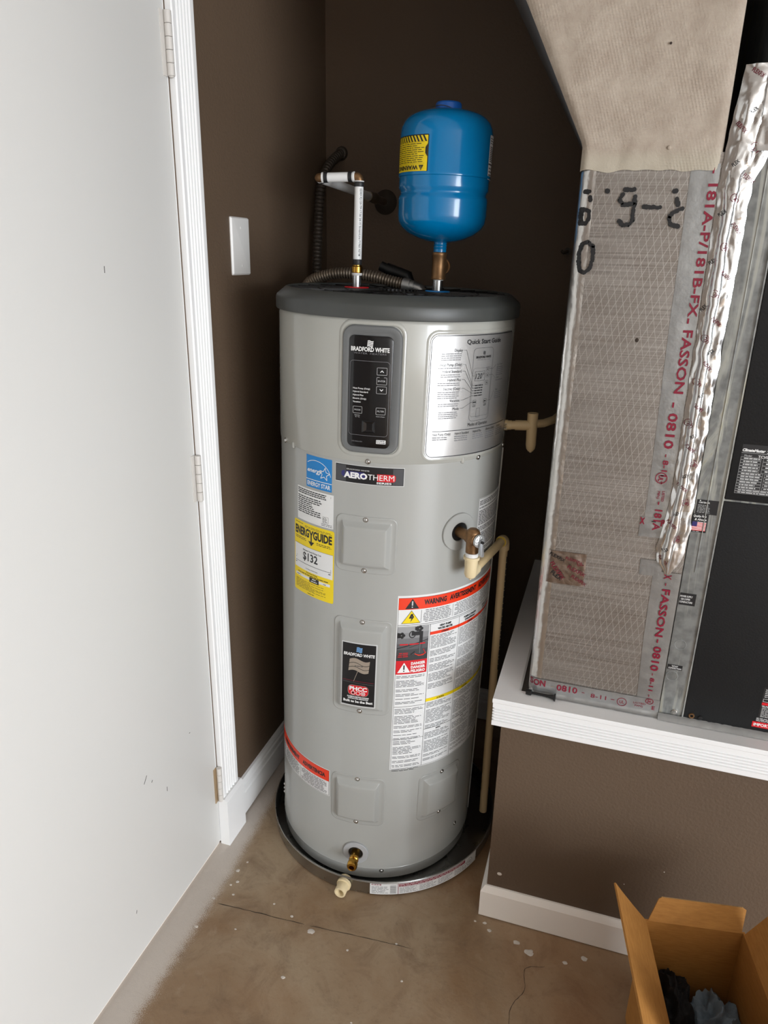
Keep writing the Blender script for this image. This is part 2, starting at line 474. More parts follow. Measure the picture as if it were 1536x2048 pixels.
    def disc(s, u, v, r, col, layer=1, n=24, ry=None, r_in=0.0):
        ry = r if ry is None else ry
        o = [(u + r * math.cos(2 * math.pi * i / n), v + ry * math.sin(2 * math.pi * i / n)) for i in range(n)]
        if r_in:
            k = r_in / r; i_ = [(u + (x - u) * k, v + (y - v) * k) for x, y in o]
            s._add(o + i_, [(i, (i + 1) % n, n + (i + 1) % n, n + i) for i in range(n)], col, layer)
        else: s.poly(o, col, layer)
    def text(s, body, u, v, height, col, layer=2, align='l', width=None, bold=0.0, shear=0.0, xs=1.0, vert=False):
        """height = cap height; (u,v) = baseline anchor; width fits the run"""
        vs, fs, x0, x1, y0, y1 = text_geo(body, min(.05, bold * 1.45), shear)
        sc = height / 0.69; sx = sc * xs
        if width: sx = width / (x1 - x0)
        w = (x1 - x0) * sx
        off = {'l': 0, 'c': -w / 2, 'r': -w}[align]
        s._add([(u + off + (x - x0) * sx, v + y * sc) for x, y in vs], fs, col, layer)
        return w
    def greek(s, u0, v0, u1, v1, n, col, layer=2, fill=0.42, ragged=0.25, center=False, wordw=0.010, para=0):
        """n rows of tiny unreadable print as word-shaped strokes, v1 = top"""
        dv = (v1 - v0) / n
        for i in range(n):
            if para and i % para == para - 1: continue
            end = u1 - (u1 - u0) * ragged * random.random() * (1.0 if random.random() < 0.5 else 0.2)
            st = u0
            if center: d = (u1 - end) / 2; st = u0 + d; end = u1 - d
            u = st; y = v1 - dv * (i + 0.5)
            while u < end:
                w = wordw * (0.35 + random.random())
                e = min(u + w, end)
                if e - u > wordw * 0.12: s.rect(u, y - dv * fill / 2, e, y + dv * fill / 2, col, layer)
                u = e + wordw * 0.16
    def build(s, parent, name, label=None): return part(parent, name, s.mb, None, label, smooth=False, recalc=False)

# ------------------------------------------------------------------ the room
XL, YB, ZC = -0.917, 2.29, 2.75      # left wall / door face, back wall, ceiling height
structure('floor', MB().box(-1.2, 5.1, -4.1, YB + .12, -0.12, 0.0), M_CONC, 'stained brown concrete garage floor with paint flecks', smooth=False)
FLOOR = bpy.data.objects['floor']
structure('ceiling', MB().box(-1.2, 5.1, -4.1, YB + .12, ZC, ZC + .1), M_CEIL, 'garage ceiling above the frame', smooth=False)
w = MB(); w.box(XL - .12, XL, 1.4435, YB + .12, 0, ZC); w.box(XL - .12, XL, .5, 1.4435, 2.245, ZC); w.box(XL - .12, XL, -4.1, .5, 0, ZC)
structure('wall_left', w, M_WALL, 'brown painted wall beside the white door', smooth=False)
structure('wall_back', MB().box(XL, 5.1, YB, YB + .12, 0, ZC), M_WALL, 'brown painted wall behind the water heater', smooth=False)
w = MB(); w.box(5.0, 5.1, -4.1, -4.02, 0, ZC); w.box(5.0, 5.1, -.98, YB, 0, ZC); w.box(5.0, 5.1, -4.02, -.98, 2.4, ZC)
structure('wall_right', w, M_WALL, 'brown wall with the open garage door, out of frame', smooth=False)
structure('wall_front', MB().box(XL - .12, 5.1, -4.2, -4.1, 0, ZC), M_CEIL, 'unseen wall behind the camera, made pale to bounce fill light', smooth=False)  # unseen wall given a pale colour to bounce fill onto camera-facing surfaces

# door with hinges
d = MB().box(XL - .042, XL, .530, 1.4385, .012, 2.24, .0015)
door = structure('door_1', d, M_DOOR, 'flat white painted door on the left with scuff marks')
def knuckle_mesh():
    b = MB().lathe([(.0068, 0), (.0076, .0006), (.0076, .0214), (.0068, .022)], 20); return b.mesh('knuckle', M_HINGE)
KN = knuckle_mesh()
for i, z0 in enumerate((.1545, 1.052, 1.948)):
    leaf = MB().box(XL - .001, XL + .0022, 1.4255, 1.4395, z0, z0 + .114, .0006)
    lf = part(door, 'hinge', leaf, M_RAWHINGE if i == 0 else M_HINGE, 'bare tan hinge leaf' if i == 0 else None)
    for k in range(5):
        place(lf, 'knuckle', KN, Matrix.Translation((XL + .0085, 1.4415, z0 + .0012 + k * .0226)))
    tip = MB().lathe([(.0001, -.002), (.005, 0), (.0058, .002)], 16); tip.xf(lambda v, z=z0: v + Vector((XL + .0085, 1.4415, z - .001))); part(lf, 'pin_tip', tip, M_HINGE)
# small scuffs on the door face
for (y, z, l, a) in ((1.185, 1.585, .012, 1.5), (1.142, .462, .020, 0.9), (1.218, .375, .012, 1.5), (1.33, .46, .004, 0), (1.06, .145, .008, 1.2), (1.165, .44, .006, .8)):
    s_ = MB(); dy, dz = math.cos(a) * l / 2, math.sin(a) * l / 2
    s_.sweep([(XL + .0002, y - dy, z - dz), (XL + .0002, y + dy, z + dz)], .0007, 6); part(door, 'scuff', s_, M_DARKGREY)
# door stop strip under the door
structure('trim_3', MB().box(XL - .06, XL - .006, .53, 1.44, 0, .009), M_BASEW, 'thin threshold strip under the white door', smooth=False)
# jamb
structure('trim_4', MB().box(XL - .11, XL - .0005, 1.4405, 1.4475, .009, 2.245), M_WHITE, 'white door jamb on the hinge side', smooth=False)

def casing_profile():
    """(y, x) outline of the fluted casing"""
    y0, y1, t = 1.4475, 1.5315, .0155
    p = [(y0, XL), (y0, XL + t - .003), (y0 + .0025, XL + t)]
    yy = y0 + .012
    p.append((yy, XL + t))
    for k in range(5):
        p += [(yy + .0025, XL + t - .0035), (yy + .0072, XL + t - .0035), (yy + .0095, XL + t)]
        yy += .0118; p.append((yy, XL + t))
    p += [(y1 - .003, XL + t), (y1, XL + t - .003), (y1, XL)]
    return p
c = MB().prism(casing_profile(), lambda y, x: (x, y, .157), lambda y, x: (x, y, ZC))
structure('trim_1', c, M_WHITE, 'white fluted door casing', angle=20)
pl = MB().box(XL, XL + .029, 1.4405, 1.538, 0, .152)
pl.prism([(XL, .152), (XL + .029, .152), (XL + .020, .161), (XL, .161)], lambda x, z: (x, 1.4405, z), lambda x, z: (x, 1.538, z))
structure('trim_2', pl, M_WHITE, 'white plinth block at the foot of the door casing', smooth=False)

def sweep_L(mb, prof, path):
    """prof: closed outline of (out,z); path: xy points, outward = right of travel; mitred corners"""
    P = [Vector((p[0], p[1])) for p in path]; rows = []
    for i, p in enumerate(P):
        def nrm(a, b): t = (b - a).normalized(); return Vector((t.y, -t.x))
        if i == 0: m = nrm(P[0], P[1])
        elif i == len(P) - 1: m = nrm(P[-2], P[-1])
        else:
            a, b = nrm(P[i - 1], p), nrm(p, P[i + 1]); m = (a + b) / (1 + a.dot(b))
        rows.append([(p.x + m.x * o, p.y + m.y * o, z) for o, z in prof])
    n = len(prof); vs = [v for r_ in rows for v in r_]
    fs = [(i * n + k, i * n + (k + 1) % n, (i + 1) * n + (k + 1) % n, (i + 1) * n + k) for i in range(len(P) - 1) for k in range(n)]
    fs += [tuple(range(n)), tuple((len(P) - 1) * n + k for k in range(n))]
    return mb.add(vs, fs)
bprof = [(0, .006), (.014, .006), (.014, .078), (.011, .082), (.011, .090), (.013, .093), (.013, .103), (.009, .107), (.009, .113), (.0105, .116), (.007, .126), (0, .128)]
structure('baseboard_left', sweep_L(MB(), bprof, [(XL, 1.538), (XL, YB)]), M_WHITE, 'white moulded baseboard left of the water heater', angle=20)
structure('baseboard_back', sweep_L(MB(), bprof, [(XL + .014, YB), (-.15, YB)]), M_WHITE, 'white baseboard along the back wall', angle=20)

# low platform wall on the right with its white ledge
PX, PY = -.147, 1.4544
structure('wall_platform', MB().box(PX, 4.99, PY, YB, 0, .640), M_WALL, 'low brown platform wall under the white ledge', smooth=False)
p2 = [(0, .002), (.014, .002), (.014, .080), (.012, .084), (.004, .0945), (0, .095)]
structure('baseboard_platform', sweep_L(MB(), p2, [(PX, YB), (PX, PY), (3.0, PY)]), M_BASEW, 'off-white baseboard around the low platform wall', angle=20)
t0, t1 = .592, .665
tp = [(-.036, t0), (.0195, t0), (.021, t0 + .0015), (.021, t0 + .0135)]
zz = t0 + .0135
for k in range(5):
    tp += [(.0172, zz + .0012), (.0172, zz + .0038), (.021, zz + .0052)]
    zz += .0076; tp.append((.021, zz))
tp += [(.021, t1 - .012), (.0225, t1 - .010), (.0225, t1 - .002), (.021, t1), (-.0315, t1), (-.036, t1 - .003)]
structure('trim_5', sweep_L(MB(), tp, [(PX, YB), (PX, PY), (3.0, PY)]), M_WHITE, 'white fluted ledge trim around the platform top', angle=20)
structure('platform_top', MB().box(PX + .03, 3.0, PY + .03, YB, .640, .6585), M_DARKGREY, 'dark platform surface under the duct', smooth=False)
FLW = bpy.data.objects['wall_platform']

# wall dent and flecks on platform wall
dn = MB().lathe([(.0001, .0006), (.003, .0008), (.0048, .0004), (.0055, 0)], 14)
dn.xf(lambda v: (-.118 + v.x * 1.1, PY - v.z, .138 + v.y * .9)); part(FLW, 'plaster_chip', dn, M_SPOT)
for x, z in ((.178, .205), (.26, .27)):
    q = MB().lathe([(.0001, .0006), (.0014, 0)], 8); q.xf(lambda v, x=x, z=z: (x + v.x, PY - v.z, z + v.y)); part(FLW, 'paint_fleck', q, M_SPOT)

# dried paint spots and the crack on the floor
def spot(x, y, r, sq=1.0, seed=0):
    b = MB(); n = 14; random.seed(seed); vs = []; 
    for rr, z in ((1.0, 0.0002), (.8, .0008)):
        for i in range(n):
            k = rr * r * (0.82 + .3 * noise.noise(Vector((math.cos(6.283 * i / n) * 1.5 + seed, math.sin(6.283 * i / n) * 1.5, seed * 3.1))))
            vs.append((x + k * math.cos(6.283 * i / n), y + sq * k * math.sin(6.283 * i / n), z))
    fs = [(i, (i + 1) % n, n + (i + 1) % n, n + i) for i in range(n)] + [tuple(range(n, 2 * n))]
    b.add(vs, fs); part(FLOOR, 'paint_spot', b, M_SPOT)
SP = [(-.823, 1.367, .0075), (-.806, 1.333, .006), (-.818, 1.318, .0045), (-.796, 1.292, .0045), (-.812, 1.402, .004), (-.84, 1.265, .005), (-.838, 1.175, .006),
      (-.165, 1.418, .004), (-.055, 1.39, .010), (-.02, 1.372, .014), (.066, 1.372, .007), (.11, 1.398, .010), (-.125, 1.402, .007), (-.14, 1.42, .006),
      (-.556, 1.255, .011), (-.62, 1.28, .005), (-.34, 1.29, .004), (-.45, 1.235, .004), (-.57, 1.12, .006), (-.30, 1.20, .004), (-.38, 1.07, .003), (-.68, 1.30, .004), (-.74, 1.20, .0035)]
for i, (x, y, r_) in enumerate(SP): spot(x, y, r_, .8, i)
random.seed(11)
def crack(pts, w, name='floor_crack'):
    b = MB(); P = bez([(x, y, 0) for x, y in pts], 8); vs = []
    for i, p in enumerate(P):
        t = (P[min(i + 1, len(P) - 1)] - P[max(i - 1, 0)]).normalized(); n = Vector((-t.y, t.x, 0)); k = w * (.5 + .6 * random.random()) * (0.3 if i in (0, len(P) - 1) else 1)
        j = Vector((0, 0, .0004)) + n * (random.random() - .5) * w
        vs += [p + n * k / 2 + j, p - n * k / 2 + j]
    b.add(vs, [(2 * i, 2 * i + 1, 2 * i + 3, 2 * i + 2) for i in range(len(P) - 1)]); part(FLOOR, name, b, M_CRACK, smooth=False)
crack([(-.822, 1.254), (-.70, 1.262), (-.58, 1.268)], .0022); crack([(-.565, 1.269), (-.44, 1.28), (-.30, 1.29)], .0016)
crack([(.02, 1.345), (-.025, 1.325), (-.02, 1.27), (-.045, 1.215), (-.04, 1.12), (-.065, 1.02)], .0014)

# ------------------------------------------------------------------ water heater
HB = Vector((-.5346, 1.7188, .012)); HR = .2793
HM = Matrix.Translation(HB) @ Matrix.Rotation(math.atan(.0191), 4, 'Y')     # it leans slightly to the right
def H(v): return HM @ Vector(v)
def cyl_pt(phi, s, r): a = R(phi); return H((r * math.sin(a), -r * math.cos(a), s))
def cyl_frame(phi, s, r):
    """matrix: local z outward, x along the circumference to the right, y up"""
    a = R(phi); o = Vector((math.sin(a), -math.cos(a), 0)); x = Vector((math.cos(a), math.sin(a), 0)); z = Vector((0, 0, 1))
    m = Matrix((x, z, o)).transposed().to_4x4(); m.translation = (r * o.x, r * o.y, s); return HM @ m
def cyl_map(phi0, s0, r=HR):
    return lambda u, v, h: cyl_pt(phi0 + math.degrees(u / HR), s0 + v, r + h)

heater = thing('water_heater', 'tall light grey cylindrical water heater with black control panel and warning labels', 'water heater', (HB.x, HB.y, 0.004))
SEAM = 1.182
jk = MB().lathe([(HR - .012, .0), (HR - .001, .004), (HR, .010), (HR, .036), (HR + .0012, .038), (HR, .040), (HR, SEAM + .004)], 160, True, True); jk.xf(H)
part(heater, 'jacket', jk, M_JACKET)
sh = MB().lathe([(HR + .0012, SEAM), (HR + .0022, SEAM + .0015), (HR + .0022, 1.478), (HR + .0005, 1.486), (HR - .004, 1.492)], 160, True, True); sh.xf(H)
shroud = part(heater, 'upper_shroud', sh, M_SHROUD)
cp = MB().lathe([(HR - .002, 1.4855), (HR + .0085, 1.4855), (HR + .0095, 1.488), (HR + .0095, 1.511), (HR + .0075, 1.516), (HR - .012, 1.5325), (HR - .016, 1.5345), (HR - .020, 1.5335), (HR - .022, 1.527), (HR - .022, 1.515)], 160, True, False); cp.xf(H)
cap = part(heater, 'top_cap', cp, M_CAP, 'dark grey plastic top cap')
gd = MB().lathe([(.0001, 1.516), (HR - .0215, 1.516), (HR - .0215, 1.512), (.0001, 1.512)], 96, False, False); gd.xf(H); part(cap, 'grille_plate', gd, M_BLACK)
gr = MB()
for k in range(32):
    a = k * math.pi / 16
    b = MB().box(.05, HR - .0225, -.0022, .0022, 1.516, 1.5315, .0006); b.xf(lambda v, a=a: H((v.x * math.cos(a) - v.y * math.sin(a), v.x * math.sin(a) + v.y * math.cos(a), v.z)))
    part(cap, 'grille_bar', b, M_BLACK)
for rr in (.06, .125, .19):
    b = MB().lathe([(rr - .002, 1.5165), (rr - .002, 1.531), (rr + .002, 1.531), (rr + .002, 1.5165)], 96, False, False); b.xf(H); part(cap, 'grille_ring', b, M_BLACK)
HOT, COLD = (-.1105, .013), (.0865, .036)
for (x, y), m_, nm in ((HOT, RD, 'hot_outlet_ring'), (COLD, SB, 'cold_inlet_ring')):
    b = MB().lathe([(.014, 1.5315), (.014, 1.5335), (.029, 1.5335), (.030, 1.5315)], 40, False, False); b.xf(lambda v, x=x, y=y: H((v.x + x, v.y + y, v.z))); part(cap, nm, b, m_)

def rr_loop(a, b, r, n=6):
    r = max(r, .0002); out = []
    for sx, sy, a0 in ((1, 1, 0), (-1, 1, 90), (-1, -1, 180), (1, -1, 270)):
        for k in range(n + 1):
            t = R(a0 + 90.0 * k / n); out.append((sx * (a - r) + r * math.cos(t), sy * (b - r) + r * math.sin(t)))
    res = []
    for i, p in enumerate(out):           # subdivide the straight runs
        q = out[(i + 1) % len(out)]; m = 1 if (i % (n + 1)) != n else 10
        res += [(p[0] + (q[0] - p[0]) * k / m, p[1] + (q[1] - p[1]) * k / m) for k in range(m)]
    return res
def raised(mb, phi, s, w, h, rc, prof, r=HR, fill=True, phi_r=HR):
    """rounded panel hugging the cylinder: prof = (inset, height) from the outside in"""
    loops = []
    ins = list(prof)
    if fill:
        d, hh = prof[-1]; lim = min(w, h) / 2 - .001
        for k in (0.25, .5, .75, 1.0): ins.append((d + (lim - d) * k, hh))
    for d, hh in ins:
        loops.append([cyl_pt(phi + math.degrees(x / phi_r), s + y, r + hh) for x, y in rr_loop(w / 2 - d, h / 2 - d, rc - d)])
    n = len(loops[0]); vs = [v for l in loops for v in l]
    fs = [(i * n + k, i * n + (k + 1) % n, (i + 1) * n + (k + 1) % n, (i + 1) * n + k) for i in range(len(loops) - 1) for k in range(n)]
    if fill: fs.append(tuple((len(loops) - 1) * n + k for k in range(n)))
    return mb.add(vs, fs)
def screw_mesh():
    b = MB().lathe([(.0001, .0034), (.0016, .0033), (.0034, .0024), (.0044, .0010), (.0062, .0008), (.0064, 0)], 18); b.lathe([(.0001, .0036), (.0009, .0035), (.0009, .003)], 6)
    return b.mesh('screw', M_CHROME)
SCREW = screw_mesh()
def screw(parent, phi, s, h=0.0): place(parent, 'screw', SCREW, cyl_frame(phi, s, HR + h))

# control panel
em = raised(MB(), 6.2, 1.339, .146, .290, .030, [(0, .0020), (.002, .0034), (.005, .0044), (.008, .0044), (.0095, .0034), (.0105, .0022)], fill=False); part(shroud, 'panel_surround', em, M_SHROUD)
bz = raised(MB(), 6.2, 1.339, .126, .270, .026, [(0, .002), (.0005, .0055), (.003, .0078), (.006, .0082), (.014, .0060), (.0165, .0045)])
panel = part(heater, 'control_panel', bz, M_BEZEL, 'black control panel in a grey rounded bezel')
bp_ = raised(MB(), 5.85, 1.335, .0925, .237, .012, [(0, .0045), (.0005, .0064), (.0012, .0068)]); part(panel, 'display_face', bp_, M_PANEL)
pr = Print(cyl_map(5.85, 1.335), base=.0070)
D = HR * math.pi / 180
def pu(phi): return (phi - 5.85) * D
def pv(s): return s - 1.335
def flag(p, u, v, w, h, col, layer=2, n=4, gap=.35):
    """the wavy striped flag mark"""
    for k in range(n):
        y0 = v + h * k / n; t = h / n * (1 - gap); pts = []
        for i in range(9):
            q = i / 8; pts.append((u + w * q + (k / n) * w * .08, y0 + math.sin(q * 6.283) * h * .07))
        p.mb.use(col); hh = p.h(layer)
        vs = [p.m(*p.tr(x, y), hh) for x, y in pts] + [p.m(*p.tr(x, y + t), hh) for x, y in pts]
        p.mb.add(vs, [(i, i + 1, 10 + i, 9 + i) for i in range(8)])
flag(pr, pu(5.6) - .006, pv(1.4315), .012, .013, WH)
pr.text('BRADFORD WHITE', pu(5.6), pv(1.4215), .0085, WH, align='c', width=.080, bold=.022)
pr.text('WATER  HEATERS', pu(5.6), pv(1.4155), .0034, GR, align='c', width=.068)
pr.rframe(pu(-2.95), pv(1.243), pu(14.3), pv(1.402), .007, .0007, GR)
for s_, kind in ((1.382, 'up'), (1.362, 'e'), (1.343, 'dn')):
    u = pu(11.0); v = pv(s_); pr.rframe(u - .0105, v - .0078, u + .0105, v + .0078, .0016, .0006, LG)
    if kind == 'e': pr.text('ENTER', u, v - .0018, .0036, LG, align='c'); pr.rect(u - .0045, v + .0068, u + .0045, v + .0084, M_PANEL, 3)
    else:
        k = 1 if kind == 'up' else -1
        pr.poly([(u - .0042, v - .002 * k), (u, v + .0026 * k), (u + .0042, v - .002 * k), (u + .0022, v - .002 * k), (u, v + .0004 * k), (u - .0022, v - .002 * k)][::k], WH, 2)
for i, t in enumerate(('Heat Pump (Only)', 'Hybrid Standard', 'Hybrid Plus', 'Electric (Only)', 'Vacation')):
    pr.text(t, pu(-1.3), pv(1.3425 - i * .0072), .0034, WH, bold=.008)
for phi, t in ((.9, 'MODE'), (11.0, 'FILTER')):
    u, v = pu(phi), pv(1.298); pr.rframe(u - .010, v - .0075, u + .010, v + .0075, .0016, .0006, LG); pr.text(t, u, v - .0016, .0034, LG, align='c')
pr.text('Hold for', pu(.9), pv(1.2855), .0024, LG, align='c'); pr.text('\u00b0F / \u00b0C', pu(.9), pv(1.2815), .0026, LG, align='c'); pr.text('Hold to Reset', pu(11.0), pv(1.2855), .0022, LG, align='c')
pr.text('238-50066-00A', pu(1.0), pv(1.228), .0026, GR, align='c')
pr.rect(pu(11.6) - .010, pv(1.227), pu(11.6) + .010, pv(1.2355), WH, 1); pr.greek(pu(11.6) - .009, pv(1.2275), pu(11.6) + .009, pv(1.235), 2, K, fill=.4, wordw=.004, ragged=.1)
pr.build(panel, 'panel_lettering')
ks = MB()
for (x0, x1, y0, y1, hh) in ((-.0145, .0145, -.013, .013, .0082),):
    cc = cyl_frame(5.9, 1.263, HR)
    fr = [(x0, y0), (x1, y0), (x1, y1), (x0, y1)]; inn = [(x0 + .0045, y0 + .002), (x1 - .002, y0 + .002), (x1 - .002, y1 - .002), (x0 + .0045, y1 - .002)]; inn2 = [(x0 + .0105, y0 + .006), (x1 - .006, y0 + .006), (x1 - .006, y1 - .006), (x0 + .0105, y1 - .006)]
    vs = [cc @ Vector((x, y, .0068)) for x, y in fr] + [cc @ Vector((x, y, .0092)) for x, y in inn] + [cc @ Vector((x, y, .0072)) for x, y in inn2]
    ks.add(vs, [(i, (i + 1) % 4, 4 + (i + 1) % 4, 4 + i) for i in range(4)] + [(4 + i, 4 + (i + 1) % 4, 8 + (i + 1) % 4, 8 + i) for i in range(4)] + [(8, 9, 10, 11)])
part(panel, 'service_port', ks, M_PANEL, smooth=False)

# quick start guide plate
gdp = raised(MB(), 58.6, 1.328, .288, .284, .026, [(0, .0018), (.003, .0034), (.007, .0038), (.009, .0030)]); part(shroud, 'guide_surround', gdp, M_SHROUD)
gp = raised(MB(), 58.6, 1.328, .270, .266, .018, [(0, .0030), (.0006, .0038)]); guide = part(heater, 'guide_plate', gp, GUIDE, 'silver quick start guide plate printed in black')
q = Print(cyl_map(58.6, 1.328), base=.0040)
def gu(phi): return (phi - 58.6) * D
def gv(s): return s - 1.328
q.rframe(-.133, -.131, .133, .131, .016, .0016, K)
q.text('Quick Start Guide', gu(59.3), gv(1.440), .0095, K, align='c', width=.108, bold=.012)
u0, u1, v0, v1 = gu(52.3), gu(65.3), gv(1.272), gv(1.431); q.rframe(u0, v0, u1, v1, .010, .0006, DG)
q.rframe(u0 + .003, v0 + .010, u1 - .003, v1 - .043, .005, .0004, DG)
flag(q, gu(58.8) - .0035, gv(1.4165), .007, .0075, K); q.text('BRADFORD WHITE', gu(58.8), gv(1.409), .0045, K, align='c', width=.047, bold=.02); q.text('WATER HEATERS', gu(58.8), gv(1.4045), .0024, GR, align='c', width=.040)
q.frame(gu(54.0), gv(1.3605), gu(60.3), gv(1.381), .0006, K); q.text('120\u00b0', gu(57.1), gv(1.3645), .012, K, align='c', width=.026, shear=.15)
for i in range(5): q.greek(gu(54.4), gv(1.3485 - i * .0055), gu(59.5), gv(1.3525 - i * .0055), 1, K, fill=.5, wordw=.008, ragged=.2)
for s_ in (1.384, 1.371, 1.355):
    q.rframe(gu(62.0) - .005, gv(s_) - .0045, gu(62.0) + .005, gv(s_) + .0045, .001, .0004, K); q.poly([(gu(62.0) - .002, gv(s_) - .0014), (gu(62.0) + .002, gv(s_) - .0014), (gu(62.0), gv(s_) + .002)], K, 2)
for phi in (55.0, 62.0): q.rframe(gu(phi) - .0052, gv(1.3095), gu(phi) + .0052, gv(1.3185), .001, .0005, K); q.greek(gu(phi) - .0042, gv(1.312), gu(phi) + .0042, gv(1.316), 1, K, fill=.6, ragged=0); q.greek(gu(phi) - .005, gv(1.303), gu(phi) + .005, gv(1.308), 2, K, wordw=.004)
q.frame(gu(57.6) - .0058, gv(1.280), gu(57.6) + .0058, gv(1.300), .0005, DG)
EN = (('Display', 1.425, 4, 1.372, 53.8), ('Heat Pump (Only)', 1.395, 1, 1.351, 54.2), ('Hybrid Standard', 1.381, 2, 1.3455, 54.2), ('Hybrid Plus', 1.363, 2, 1.340, 54.2), ('Electric (Only)', 1.344, 4, 1.3345, 54.2), ('Vacation', 1.3185, 2, 1.329, 54.2), ('Mode', 1.3005, 4, 1.314, 53.8))
for t, s_, n, tv, tph in EN:
    q.text(t, gu(46.3), gv(s_), .0062, DG, align='r', xs=.78)
    q.greek(gu(46.3) - .055 + random.random() * .008, gv(s_ - .0022 - n * .0042), gu(46.0), gv(s_ - .0022), n, GR, fill=.4, wordw=.007, ragged=.12)
    q.line([(gu(46.8), gv(s_ + .003)), (gu(48.2), gv(s_ + .003)), (gu(tph) - .006, gv(tv)), (gu(tph), gv(tv))], .0005, K)
for t, s_, n, tv in (('Up / Down', 1.389, 5, 1.384), ('Enter', 1.3605, 1, 1.371), ('Filter', 1.333, 4, 1.3145)):
    q.text(t, gu(69.4), gv(s_), .0045, DG, xs=.8); q.greek(gu(69.0), gv(s_ - .002 - n * .0042), gu(75.5), gv(s_ - .002), n, GR, wordw=.006)
    q.line([(gu(63.2), gv(tv)), (gu(66), gv(tv)), (gu(68.2), gv(s_ + .002))], .0005, K)
q.text('Modes of Operation', gu(58.4), gv(1.2615), .0075, K, align='c', width=.062)
q.rect(gu(34), gv(1.2545), gu(83), gv(1.2557), K, 2)
for t, phi, n in (('Heat Pump (Only)', 34.2, 2), ('Hybrid Standard', 45.2, 3), ('Hybrid Plus', 55.5, 3), ('Electric (Only)', 64.5, 4), ('Vacation', 73.8, 4)):
    q.text(t, gu(phi), gv(1.2455), .0056, K, xs=.72); q.greek(gu(phi), gv(1.2435 - n * .0045), gu(phi + 7.2), gv(1.2435), n, GR, wordw=.008, ragged=.2)
q.build(guide, 'guide_lettering')

# shroud seam screws and tabs
for phi in (-48.0, 6.1, 61.2, 91.0): screw(heater, phi, SEAM - .0005 + .003, .0022)
for phi in (-38.5, 51.3):
    b = raised(MB(), phi, 1.184, .010, .016, .004, [(0, .001), (.0015, .0035), (.003, .0045)]); part(shroud, 'snap_tab', b, M_SHROUD)

# access covers
CP = [(0, -.0005), (.0004, .0012), (.0016, .0020), (.003, .0020), (.0055, .0014), (.013, .0014), (.0155, .0024), (.0225, .0125), (.0255, .0142), (.028, .0146)]
def cover(name, phi, s, w, h, label=None):
    b = raised(MB(), phi, s, w, h, .017, CP)
    o = part(heater, name, b, M_JACKET, label, angle=50)
    for k in (-1, 1): screw(o, phi - .15, s + k * (h / 2 - .0075), .0014)
    return o
cover('access_cover', 6.0, .9855, .1435, .140)
midc = cover('access_cover', 6.0, .664, .1435, .264, 'tall access cover with a black sticker')
cover('access_cover', 6.0, .2615, .1435, .153)
cover('access_cover', 54.0, .2575, .1435, .148)

# sticker on the tall cover
SW, SH_ = .0875, .178
def smap(u, v, h): return cyl_pt(5.4 + math.degrees(u / (HR + .0146)), .650 + v, HR + .0146 + h)
st = Print(smap); st.rect(-SW / 2, -SH_ / 2, SW / 2, SH_ / 2, LG, 0); sticker = st.build(midc, 'brand_sticker', 'black sticker with silver border')
st = Print(smap); st.rect(-SW / 2 + .002, -SH_ / 2 + .003, SW / 2 - .003, SH_ / 2 - .003, K, 1)
flag(st, -.007, .064, .014, .014, mat('ink_pale_blue', (120, 170, 220), .4)); st.text('BRADFORD WHITE', 0, .0525, .0078, WH, 2, 'c', .077, .02, .12)
st.mb.use(BEI)
pts = [(-.026 + .05 * i / 10, .010 + .004 * math.sin(i / 10 * 6.0)) for i in range(11)]
st.mb.add([smap(x - (0), y - .0, st.h(2)) for x, y in pts] + [smap(x + .003, y + .033, st.h(2)) for x, y in pts], [(i, i + 1, 12 + i, 11 + i) for i in range(10)])
for k in (.010, .021): st.line([(x + .003 * k / .033, y + k) for x, y in pts], .0012, K, 3)
st.greek(-.010, .0245, .010, .0275, 1, DG, 4, .6, 0, wordw=.008); st.line([(-.012, -.018), (-.002, .012)], .0012, BEI, 3)
st.line([(-.040, -.016), (.038, -.018)], .0012, MR, 2); st.line([(-.040, -.021), (.038, -.0235)], .0005, GR, 2)
st.rrect(-.026, -.058, .026, -.028, .011, RD, 2); st.rframe(-.026, -.058, .026, -.028, .011, .0012, SV, 3)
st.text('PHCC', 0, -.0435, .0105, WH, 3, 'c', .044, .03)
for k in (-1, 0, 1): st.disc(k * .0125, -.0505, .0055, WH, 3, 20, None, .0042); st.disc(k * .0125, -.0505, .0026, (K, RD, LG)[k + 1], 3, 10)
st.text('PLUMBING-HEATING-COOLING', 0, -.0635, .0032, WH, 2, 'c', .054, .03); st.text('CONTRACTORS ASSOCIATION', 0, -.0685, .0032, WH, 2, 'c', .051, .03)
st.text('Built to be the Best', 0, -.078, .0066, WH, 2, 'c', .074, .025); st.build(sticker, 'sticker_lettering')

# energy labels on the left
def label_on(name, phi0, phi1, s0, s1, base_col, lab, r=HR, round_=0):
    W, Hh = (phi1 - phi0) * D, s1 - s0; mp = cyl_map(phi0, s0, r)
    b = Print(mp)
    if round_: b.rrect(0, 0, W, Hh, round_, base_col, 0)
    else: b.rect(0, 0, W, Hh, base_col, 0)
    o = b.build(heater, name, lab); return o, Print(mp), W, Hh
o, p, W, Hh = label_on('energy_star_label', -27.5, -11.6, 1.099, 1.1755, SB, 'blue energy star label')
p.rect(0, .0185, W, .0200, WH, 1)
p.text('ENERGY STAR', W / 2, .0050, .0098, WH, 1, 'c', W * .90, .012)
arc = [(W * .40 + W * .56 * math.cos(R(a)), .0300 + .0365 * math.sin(R(a))) for a in range(8, 160, 8)]; p.line([q_ for q_ in arc if q_[0] > .0005 and q_[0] < W - .0005], .0012, WH, 1)
p.text('energy', W * .05, .0375, .0100, WH, 1, 'l', W * .60, .012, .35)
star = []
